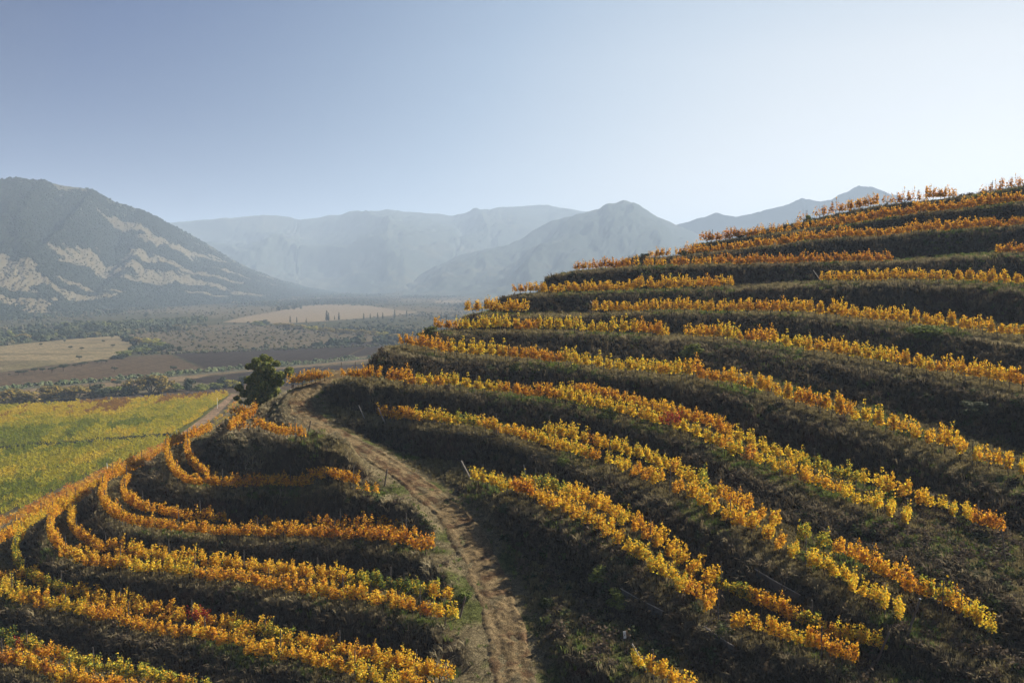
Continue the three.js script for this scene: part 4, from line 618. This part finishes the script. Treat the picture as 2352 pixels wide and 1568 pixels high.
// fences of boards that hold the slope
const boardMat = new THREE.MeshStandardMaterial({ color: lin(0.065, 0.06, 0.055), roughness: 0.9, bumpMap: tiled(bump, 2), bumpScale: 0.01 }), railMat = new THREE.MeshStandardMaterial({ color: lin(0.20, 0.175, 0.14), roughness: 0.85 });
for (const [u0, v0, u1, v1, label] of [[1428, 1372, 1521, 1424, 'longer board barrier with a pale rail on the weedy bank'], [1621, 1466, 1684, 1506, 'board barrier below the double rows at the lower right'], [1737, 1328, 1836, 1388, 'board barrier on the dark bank between the two lowest terraces']]) {
  const a = hit(u0, v0), b = hit(u1, v1); if (!a || !b) continue; const L = Math.hypot(b.x - a.x, b.z - a.z), dir = b.clone().sub(a), o = new THREE.Group(); o.position.copy(a); o.position.y -= 0.22; o.rotation.y = Math.atan2(-dir.z, dir.x);
  const n = Math.max(4, Math.round(L / 0.62)), slope = dir.y;
  for (let i = 0; i < n; i++) { const x = (i + 0.5) * L / n, y = slope * (i + 0.5) / n, g = new THREE.BoxGeometry(L / n - 0.035, 0.82 + rr(-0.04, 0.04), 0.03).rotateX(rr(-0.04, 0.04)).translate(x, y + 0.32, rr(-0.015, 0.015)); part('panel', g, boardMat, o); }
  for (let i = 0; i <= n; i += 2) part('post', new THREE.CylinderGeometry(0.035, 0.04, 1.15, 7).translate(i * L / n, slope * i / n + 0.28, -0.06), darkWood, o);
  part('rail', limb([V3(-0.1, 0.78, 0.01), V3(L * 0.5, slope * 0.5 + 0.75, 0.02), V3(L + 0.1, slope + 0.78, 0.01)], 0.035, 0.03, 7), railMat, o);
  add(o, 'board_barrier', { label, category: 'barrier', group: 'board barriers on the banks' });
}
{ const p = hit(1437, 1478); const o = new THREE.Group(); o.position.copy(p); o.rotation.set(0.05, 0.3, 0.12); part('stake', new THREE.CylinderGeometry(0.02, 0.025, 0.7, 6).translate(0, 0.2, -0.03), darkWood, o); part('plate', new THREE.BoxGeometry(0.17, 0.46, 0.012).translate(0, 0.5, 0), white, o); add(o, 'marker_plate', { label: 'small white plate on a stake in the weeds below the barrier', category: 'marker' }); }

// ---------------------------------------------------------------- things of the valley
const onFloor = (u, v) => onPlane(u, v, 0);
{ // brush piles behind the vineyard
  const g = [], twig = new THREE.MeshStandardMaterial({ color: lin(0.10, 0.075, 0.06), roughness: 1 }), heapMat = new THREE.MeshStandardMaterial({ color: lin(0.075, 0.055, 0.045), roughness: 1, bumpMap: tiled(bump, 1), bumpScale: 0.1 });
  for (let k = 0; k < 150; k++) { const a = rr(0, 6.28), q = Math.sqrt(rnd()), y = 0.95 * (1 - q * q) * rr(0.5, 1.1); g.push(new THREE.CylinderGeometry(0.02, 0.03, rr(0.5, 1.1), 4).rotateX(rr(0.9, 1.9)).rotateY(rr(0, 6.28)).translate(Math.cos(a) * q * 1.5, y + 0.05, Math.sin(a) * q * 0.9)); }
  const heap = new THREE.SphereGeometry(1, 20, 10, 0, 6.283, 0, 1.57), hp = heap.attributes.position; for (let i = 0; i < hp.count; i++) { const s = 1 + (fbm(hp.getX(i) * 3 + 5, hp.getZ(i) * 3 + hp.getY(i) * 2, 3) - 0.5) * 0.5; hp.setXYZ(i, hp.getX(i) * 1.45 * s, hp.getY(i) * 0.8 * s - 0.03, hp.getZ(i) * 0.9 * s); } heap.computeVertexNormals();
  const tg = mergeGeometries(g); let first = null;
  [[18, 937], [66, 934, 1.15], [117, 930, 0.9], [179, 926], [228, 922, 1.2], [317, 914, 1.2], [377, 911, 1], [435, 907, 1.2], [486, 903, 1]].forEach(([u, v, s = 1], i) => { let o; if (!first) { o = first = new THREE.Group(); part('mound', heap, heapMat, o); part('brushwood', tg, twig, o); } else o = first.clone(); o.userData = {}; o.position.copy(onFloor(u, v)); o.rotation.y = rr(-0.4, 0.4); o.scale.set(s, s * 0.95, s); add(o, 'brush_pile', { label: `dark brush pile, ${ordinal(i)} from the left in the line behind the vineyard`, category: 'brush pile', group: 'brush piles behind the green vineyard' }); });
}
{ // golden and dark thickets behind the brush piles
  const T = [[-20, 926, 64, 34, 'gold'], [38, 925, 84, 36, 'gold'], [62, 925, 22, 18, 'yellow'], [106, 920, 62, 34, 'gold'], [138, 919, 56, 38, 'gold'], [176, 917, 70, 34, 'gold'], [208, 914, 40, 26, 'gold'], [226, 912, 54, 32, 'dark'], [262, 909, 56, 24, 'olive'], [292, 908, 44, 28, 'dark'], [312, 906, 56, 42, 'gold'], [346, 904, 76, 46, 'gold'], [378, 902, 56, 42, 'gold'], [402, 900, 48, 24, 'olive'], [432, 897, 38, 30, 'dark'], [458, 896, 40, 16, 'olive'], [490, 893, 46, 17, 'olive'], [512, 890, 36, 26, 'dark'], [534, 890, 36, 22, 'yellow'], [556, 886, 40, 22, 'dark'], [660, 884, 52, 34, 'gold'], [694, 880, 40, 24, 'olive'], [720, 874, 56, 30, 'gold'], [756, 870, 44, 24, 'gold'], [640, 884, 36, 26, 'dark']];
  const say = { gold: 'golden green', dark: 'dark green', olive: 'olive green', yellow: 'small yellow' };
  T.forEach(([u, v, w, h, k], i) => { const p = onFloor(u, v), m = -p.z / F; bush(k, p, w * m * 1.15, h * m * 1.15, 'thicket_bush', `${say[k]} bush, ${ordinal(i < 20 ? i : i - 20)} from the left in the ${i < 20 ? 'long thicket behind the brush piles' : 'thicket showing beyond the saddle'}`, 'bush', i, 'bushes of the thickets behind the vineyard'); });
  const H = [[592, 748, 30, 12, 'olive'], [608, 747, 24, 13, 'dark'], [640, 752, 36, 11, 'gold'], [664, 754, 36, 12, 'gold'], [690, 756, 34, 12, 'gold'], [716, 759, 36, 11, 'yellow'], [742, 762, 34, 11, 'gold'], [770, 764, 34, 11, 'gold'], [798, 766, 38, 11, 'gold'], [826, 768, 34, 12, 'gold'], [852, 770, 34, 12, 'gold'], [878, 773, 34, 12, 'yellow'], [904, 776, 30, 10, 'gold']];
  H.forEach(([u, v, w, h, k], i) => { const p = onFloor(u, v), m = -p.z / F; bush(k, p, w * m * 1.2, h * m * 1.2, 'hedge_bush', `${say[k]} bush, ${ordinal(i)} from the left in the hedge below the stubble field`, 'bush', i, 'bushes of the far yellowish hedge'); });
  const G = [[318, 794, 40, 20, 'gold'], [344, 796, 46, 22, 'yellow'], [372, 802, 40, 18, 'olive'], [352, 808, 48, 18, 'dark'], [318, 812, 44, 16, 'olive'], [290, 819, 44, 16, 'olive'], [270, 825, 30, 14, 'dark'], [384, 808, 30, 20, 'dark'], [412, 806, 22, 12, 'dark']];
  G.forEach(([u, v, w, h, k], i) => { const p = onFloor(u, v), m = -p.z / F; bush(k, p, w * m * 1.15, h * m * 1.15, 'grove_bush', `${say[k]} bush of the grove between pale and ploughed field, ${ordinal(i)} of the grove`, 'bush', i, 'bushes of the grove between the fields'); });
}
{ // small round field trees on bare trunks
  const shapes = [0, 1, 2].map((k) => { const cl = []; for (let i = 0; i < 11; i++) { const a = i * 2.4 + k, q = i ? rr(0.2, 0.42) : 0; cl.push([Math.cos(a) * q, 0.68 + rr(-0.06, 0.13) - q * 0.18, Math.sin(a) * q, rr(0.14, 0.2)]); } return crown(cl, 760, 0.075, pal([[0.034, 0.044, 0.02], [0.05, 0.06, 0.025], [0.062, 0.068, 0.03]])); });
  const tg = mergeGeometries([limb([V3(0, -0.05, 0), V3(0.02, 0.2, 0.01), V3(0, 0.42, 0), V3(0.03, 0.62, 0)], 0.04, 0.025, 6), limb([V3(0, 0.36, 0), V3(0.12, 0.5, 0.05), V3(0.26, 0.64, 0.08)], 0.022, 0.01, 5), limb([V3(0, 0.4, 0), V3(-0.1, 0.52, -0.06), V3(-0.24, 0.66, -0.1)], 0.022, 0.01, 5), limb([V3(0, 0.42, 0), V3(0.02, 0.55, -0.14), V3(0.03, 0.66, -0.26)], 0.02, 0.01, 5)]);
  const L = [[150, 1060, 50, 45], [320, 1045, 130, 95, 'left tree of the joined pair at the far left'], [420, 1045, 130, 100, 'right tree of the joined pair at the far left'], [600, 1005, 125, 95], [745, 997, 105, 95], [915, 1000, 135, 115], [1115, 975, 170, 135, 'widest dark tree in the row with a thick bare trunk'], [1000, 930, 50, 50], [1230, 895, 55, 40], [1320, 908, 85, 70], [1440, 888, 110, 85], [1500, 870, 100, 75], [1720, 845, 100, 70], [1800, 830, 110, 75], [1865, 842, 80, 85], [1400, 785, 110, 100, 'tree standing alone in the middle of the pale field'], [1250, 583, 80, 65, 'left one of two close trees high in the pale field'], [1447, 610, 75, 75, 'right one of two close trees high in the pale field'], [2000, 555, 85, 65, 'tree near the right end of the pale field'], [1825, 470, 55, 60], [1980, 405, 65, 80], [1140, 475, 45, 65], [720, 530, 55, 60], [2030, 985, 110, 100, 'tree alone in the brown ploughed field'], [2075, 1255, 170, 130, 'larger tree beside the valley road'], [1590, 1238, 45, 45], [1440, 1256, 35, 40], [3080, 985, 130, 115, 'tree at the right edge of the brown ploughed field']];
  let firstOf = {};
  L.forEach(([X, Y, w, h, say], i) => { const u = X * 0.1293, v = 726.5 + Y * 0.1293, p = onFloor(u, v), m = -p.z / F * 0.1293, k = i % 3; let o; if (!firstOf[k]) { o = firstOf[k] = new THREE.Group(); part('crown', shapes[k], darkLeafMat, o); part('trunk', tg, barkMat, o); } else o = firstOf[k].clone(); o.userData = {}; o.position.copy(p); o.rotation.y = rr(0, 6.28); o.scale.set(w * m * 1.1, h * m * 1.05, w * m * 1.1); add(o, 'field_tree', { label: say ? 'small dark ' + say : `small round tree, ${ordinal(i)} counted from the left among the field trees`, category: 'tree', group: 'small trees dotted over the pale field' }); });
  { const p = onFloor(258, 877), m = -p.z / F; const o = bush('yellow', p, 14 * m, 9 * m, 'orange_bush', 'small orange bush beside the valley road next to a tree', 'bush', 0); o.children[0].material = leafMat; o.children[0].geometry = bushShape(pal([[0.42, 0.2, 0.05], [0.35, 0.16, 0.04]]), 400, 0.09); }
}
{ // bigger dark trees at the far edge of the pale field
  const L = [[20, 777, 26, 20, 'olive'], [52, 782, 34, 18, 'gold'], [84, 781, 18, 18, 'dark'], [127, 779, 18, 16, 'olive'], [143, 776, 22, 24, 'dark'], [160, 775, 18, 18, 'dark'], [184, 772, 20, 17, 'dark'], [254, 770, 10, 12, 'dark'], [200, 762, 22, 22, 'dark'], [222, 764, 30, 24, 'dark'], [238, 758, 26, 22, 'olive'], [262, 756, 30, 18, 'dark'], [290, 753, 40, 20, 'dark'], [316, 748, 34, 14, 'olive'], [342, 745, 30, 12, 'dark'], [180, 748, 24, 18, 'dark'], [150, 752, 22, 16, 'olive'], [640, 713, 16, 10, 'dark'], [655, 711, 18, 12, 'dark'], [676, 710, 18, 9, 'dark'], [690, 709, 10, 8, 'dark'], [724, 697, 14, 12, 'dark'], [334, 728, 12, 10, 'dark']];
  L.forEach(([u, v, w, h, k], i) => { const p = onFloor(u, v), m = -p.z / F, o = new THREE.Group(); o.position.copy(p); o.scale.set(w * m * 1.15, h * m * 1.2, w * m * 1.15); o.rotation.y = rr(0, 6.28); part('crown', bushes[k][i % bushes[k].length], darkLeafMat, o); part('trunk', stemGeo, barkMat, o); add(o, 'valley_tree', { label: `${k === 'gold' ? 'golden' : k === 'dark' ? 'dark' : 'olive'} round tree, ${ordinal(i)} in the tree line beyond the pale field`, category: 'tree', group: 'trees of the line beyond the pale field' }); });
}
{ // thin poplars on the stubble field
  const cl = []; for (let i = 0; i < 9; i++) cl.push([rr(-0.02, 0.02), 0.2 + i * 0.085, rr(-0.02, 0.02), 0.085 - i * 0.006]); const g = crown(cl, 5200, 0.04, darkLeaf), t = limb([V3(0, -0.03, 0), V3(0, 0.5, 0), V3(0, 0.95, 0)], 0.014, 0.004, 5); let first = null;
  [[666, 742, 17], [681, 742, 15], [703, 743, 13], [750, 739, 27], [754, 739, 22], [768, 735, 11], [778, 737, 21], [835, 735, 17], [850, 734, 15], [867, 734, 17], [879, 734, 17], [906, 732, 22], [934, 731, 20], [977, 730, 13], [991, 730, 14], [1014, 730, 15], [1029, 726, 10]].forEach(([u, v, h], i) => { const p = onFloor(u, v), m = -p.z / F; let o; if (!first) { o = first = new THREE.Group(); part('crown', g, darkLeafMat, o); part('trunk', t, barkMat, o); } else o = first.clone(); o.userData = {}; o.position.copy(p); o.scale.set(h * m * 1.5, h * m * 1.05, h * m * 1.5); o.rotation.y = rr(0, 6); add(o, 'poplar_tree', { label: `thin upright poplar, ${ordinal(i)} from the left along the stubble field`, category: 'poplar', group: 'poplars in the middle of the valley' }); });
}
stick(onPlane(247, 1086, 3.5).setY(3.4), at(244.5, 1063.5, -onPlane(247, 1086, 3.5).z), 0.05, white, 'marker_pole', 'white pole at the orange rows nearest to the camera', 'pole');
{ const p = onFloor(405, 1008); stick(p, at(405, 987, -p.z), 0.05, white, 'marker_pole', 'thin pale pole beside the straight path halfway along', 'pole'); const q = onFloor(499, 939); stick(q, at(498, 914, -q.z), 0.06, white, 'marker_pole', 'white pole beside the far end of the straight path', 'pole'); }
{ // the vineyard on the valley floor: rows of plants as one mass
  const clump = [0, 1, 2].map(() => { const l = []; for (let k = 0; k < 46; k++) l.push({ x: rr(-0.36, 0.36) * (rnd() < 0.2 ? 1.5 : 1), y: 0.45 + Math.pow(rnd(), 0.8) * 1.15, z: rr(-0.75, 0.75), size: rr(0.2, 0.36), color: (() => { const t = rr(0.65, 1.25); return [t, t, t]; })(), ny: rr(0, 1.2) }); return leaves(l); });
  const inside = (x, z, poly) => { let c = false; for (let i = 0, j = poly.length - 1; i < poly.length; j = i++) if ((poly[i].z > z) !== (poly[j].z > z) && x < (poly[j].x - poly[i].x) * (z - poly[i].z) / (poly[j].z - poly[i].z) + poly[i].x) c = !c; return c; };
  const up = px([[-420, 976], [0, 939], [260, 924], [508, 907], [528, 907], [466, 956], [400, 1004], [384, 1004], [0, 1034], [-420, 1068]]), low = px([[-420, 1078], [0, 1041], [374, 1011], [392, 1011], [344, 1041], [176, 1116], [0, 1198], [-420, 1400]]);
  const list = [], a = onFloor(0, 1204), b = onFloor(536, 905), dir = b.clone().sub(a).normalize(), nx = -dir.z, nz = dir.x;
  for (let w = -9; w < 210; w += 1.55) for (let s = -60; s < 360; s += 1.25) {
    const x = a.x + dir.x * s + nx * w * (nx < 0 ? 1 : -1), z = a.z + dir.z * s + nz * w * (nx < 0 ? 1 : -1); const U = inside(x, z, up), L = inside(x, z, low); if (!U && !L) continue;
    const n = 0.012 + fbm(x * 0.03 + (L ? 30 : 0), z * 0.013, 4) + (fbm(x * 0.35, z * 0.07, 2) - 0.5) * 0.30, edge = L ? 0 : sst(-330, -230, z) * 0.10;
    let c = n < 0.395 + edge ? mix3([0.15, 0.19, 0.014], [0.25, 0.265, 0.018], rnd()) : n < 0.545 + edge ? mix3([0.30, 0.295, 0.018], [0.44, 0.38, 0.02], rnd()) : n < 0.635 + edge ? mix3([0.47, 0.365, 0.02], [0.54, 0.41, 0.02], rnd()) : mix3([0.22, 0.11, 0.022], [0.34, 0.19, 0.022], rnd());
    if (rnd() < 0.04) continue;
    list.push({ k: Math.floor(rnd() * 3), x: x + rr(-0.15, 0.15), y: -0.02, z, a: Math.atan2(dir.x, dir.z) + rr(-0.1, 0.1), s: rr(0.85, 1.15), h: rr(0.8, 1.15), c: [c[0] * 0.86, c[1] * 0.83, c[2] * 0.8] });
  }
  scatter('green_vineyard', 'flat vineyard of green and yellow vines on the valley floor', clump, leafMat, list);
  // dark stakes along the gap between its two blocks
  const stakes = []; for (let i = 0; i < 46; i++) { const p = onFloor(lerp(0, 386, i / 45), lerp(1036, 1007, i / 45)); stakes.push({ k: 0, x: p.x, y: 0, z: p.z, a: rr(0, 6), s: rr(0.9, 1.3), h: rr(0.9, 1.2), c: [0.03, 0.036, 0.02] }); }
  scatter('weeds', 'dark weeds along the narrow gap between the two vineyard blocks', [weedGeos[0].clone().scale(2.6, 2.2, 2.6)], darkLeafMat, stakes);
  const low2 = [], edge = [[90, 1184], [215, 1128], [380, 1044], [432, 1008], [494, 957], [545, 906]].map(([u, v]) => onFloor(u, v)).map((q) => [-q.z, q.x]);
  const flankRows = []; for (let w = -6; w < 34; w += 2.1) for (let s = -30; s < 330; s += 1.2) { const x = a.x + dir.x * s - nx * w * (nx < 0 ? 1 : -1), z = a.z + dir.z * s - nz * w * (nx < 0 ? 1 : -1); if (x < along(edge, -z) + 1.6 || x > along(edge, -z) + 21 || fbm(x * 0.3, z * 0.2, 2) < 0.3 || toPx(V3(x, groundY(x, z), z))[0] > 552) continue; const far = sst(-190, -260, z); low2.push({ k: Math.floor(rnd() * 3), x: x + rr(-0.15, 0.15), y: Math.max(0, groundY(x, z)) - 0.02, z, a: Math.atan2(dir.x, dir.z), s: rr(0.8, 1.0), h: rr(0.65, 0.9), c: rnd() < far * 0.7 ? mix3([0.24, 0.2, 0.03], [0.36, 0.26, 0.03], rnd()) : rnd() < 0.35 ? mix3([0.4, 0.13, 0.02], [0.46, 0.2, 0.02], rnd()) : mix3([0.5, 0.25, 0.025], [0.56, 0.33, 0.03], rnd()) }); }
  scatter('orange_vineyard', 'orange rows of vines on the low slope right of the straight path', clump, leafMat, low2);
  console.log('valley vines', list.length, low2.length);
}
{ // scrub, hedges and woods that read as one mass
  const blob = [0, 1, 2].map((k) => { const g = new THREE.IcosahedronGeometry(0.5, 1), p = g.attributes.position; for (let i = 0; i < p.count; i++) { const x = p.getX(i), y = p.getY(i), z = p.getZ(i), s = 1 + (vn(x * 5 + k * 9 + 3, y * 5 + z * 4) - 0.5) * 0.9; p.setXYZ(i, x * s, Math.max(-0.1, y * s + 0.3), z * s); } g.computeVertexNormals(); return g; });
  const blobMat = new THREE.MeshPhysicalMaterial({ specularIntensity: 0, roughness: 1 });
  const fields = [[[0, 795], [140, 781], [267, 771], [313, 796], [254, 824], [0, 855], [-300, 892], [-300, 836]], [[0, 856], [254, 825], [388, 814], [472, 849], [267, 868], [0, 893], [-300, 918], [-300, 893]], [[396, 813], [700, 796], [1000, 790], [786, 822], [476, 848]], [[421, 873], [568, 855], [900, 832], [900, 850], [568, 876]], [[510, 740], [690, 703], [850, 702], [960, 717], [740, 739], [640, 744]], [[-500, 940], [500, 850], [1100, 800], [1100, 840], [560, 910], [-500, 1500]]].map((f) => px(f));
  const scrubPoly = px([[272, 771], [588, 745], [786, 760], [905, 770], [700, 795], [396, 812]]);
  const inside = (x, z, poly) => { let c = false; for (let i = 0, j = poly.length - 1; i < poly.length; j = i++) if ((poly[i].z > z) !== (poly[j].z > z) && x < (poly[j].x - poly[i].x) * (z - poly[i].z) / (poly[j].z - poly[i].z) + poly[i].x) c = !c; return c; };
  const scrub = [];
  for (let n = 0; n < 60000; n++) {
    const d = Math.sqrt(lerp(480 * 480, 2600 * 2600, rnd())), x = rr(-0.62, 0.15) * d, z = -d; if (fields.some((f) => inside(x, z, f))) continue;
    const s = inside(x, z, scrubPoly), m = fbm(x * 0.006 + 3, z * 0.003, 4), line = fbm(x * 0.02, z * 0.004 + 50, 2); if (!s && rnd() > sst(0.38, 0.6, m) * 0.85 + 0.1) continue; if (s && rnd() < 0.25) continue;
    const dense = !s && m > 0.56, dark = dense ? 0.75 : 0.35, t = rr(0.75, 1.25);
    const c = rnd() < dark ? mix3([0.022, 0.029, 0.015], [0.042, 0.048, 0.023], rnd()) : rnd() < 0.5 ? mix3([0.06, 0.056, 0.024], [0.095, 0.08, 0.032], rnd()) : mix3([0.036, 0.035, 0.021], [0.058, 0.052, 0.033], rnd());
    scrub.push({ k: Math.floor(rnd() * 3), x, y: -0.1, z, a: rr(0, 6.28), s: (s ? rr(0.9, 2.0) : dense ? rr(2.2, 5.5) : rr(1.0, 2.8)), h: rr(0.6, 1), c: c.map((q) => q * t) });
  }
  for (let i = 0; i < 420; i++) { const t = rnd(), p = onFloor(lerp(-100, 900, t), lerp(903, 817, t) + rr(-5, 3)); scrub.push({ k: i % 3, x: p.x, y: 0, z: p.z, a: rr(0, 6), s: rr(0.7, 2.0), h: rr(0.6, 1), c: mix3([0.06, 0.08, 0.035], [0.13, 0.14, 0.07], rnd()) }); } // along the road
  for (let i = 0; i < 260; i++) { const t = rnd(), p = onFloor(lerp(396, 1000, t), lerp(812, 789, t) + rr(-2, 2)); scrub.push({ k: i % 3, x: p.x, y: 0, z: p.z, a: rr(0, 6), s: rr(0.8, 2.0), h: rr(0.6, 1), c: mix3([0.05, 0.06, 0.03], [0.10, 0.09, 0.05], rnd()) }); }
  for (let i = 0; i < 700; i++) { const t = rnd(), p = onFloor(lerp(-100, 300, t), lerp(795, 768, t) + rr(-5, 0) - (t < 0.5 ? rr(0, 3) : 0)); scrub.push({ k: i % 3, x: p.x, y: 0, z: p.z, a: rr(0, 6), s: rr(1.4, 4.2), h: rr(0.7, 1), c: mix3([0.034, 0.042, 0.022], [0.075, 0.075, 0.032], rnd()) }); }
  for (let i = 0; i < 1500; i++) { const t = rnd(), p = onFloor(lerp(150, 470, t), lerp(762, 738, t) + rr(-9, 4) * (1 - t * 0.7)); scrub.push({ k: i % 3, x: p.x, y: 0, z: p.z, a: rr(0, 6), s: rr(2, 6), h: rr(0.7, 1.1), c: mix3([0.03, 0.038, 0.02], [0.065, 0.068, 0.03], rnd()) }); }
  scatter('scrub', 'scattered bushes, hedges and scrub over the valley floor', blob, blobMat, scrub);
  const trees = [];
  for (let n = 0; n < 120000; n++) {
    const s = rnd(), t = Math.pow(rnd(), 0.8), p0 = leftMountain.surf(s, t), p = p0[0], o = open1(p.x, p.z, s, t); if (rnd() < o * 0.93) continue;
    const low = sst(0.86, 1, t); if (rnd() < low * 0.5) continue;
    const k = fbm(p.x * 0.01, p.z * 0.01, 3); const c = mix3([0.011, 0.016, 0.010], [0.030, 0.034, 0.019], clamp(k * 0.7 + rr(-0.1, 0.5)));
    trees.push({ k: n % 3, x: p.x, y: p.y - 0.3, z: p.z, a: rr(0, 6.28), s: rr(2.2, 5.2) * (o > 0.3 ? 0.55 : 1), h: rr(0.55, 0.9), c });
  }
  scatter('woods', 'dark woods covering the nearest mountain', blob, blobMat, trees);
  console.log('scrub', scrub.length, 'trees', trees.length);
}
renderer.render(scene, camera);
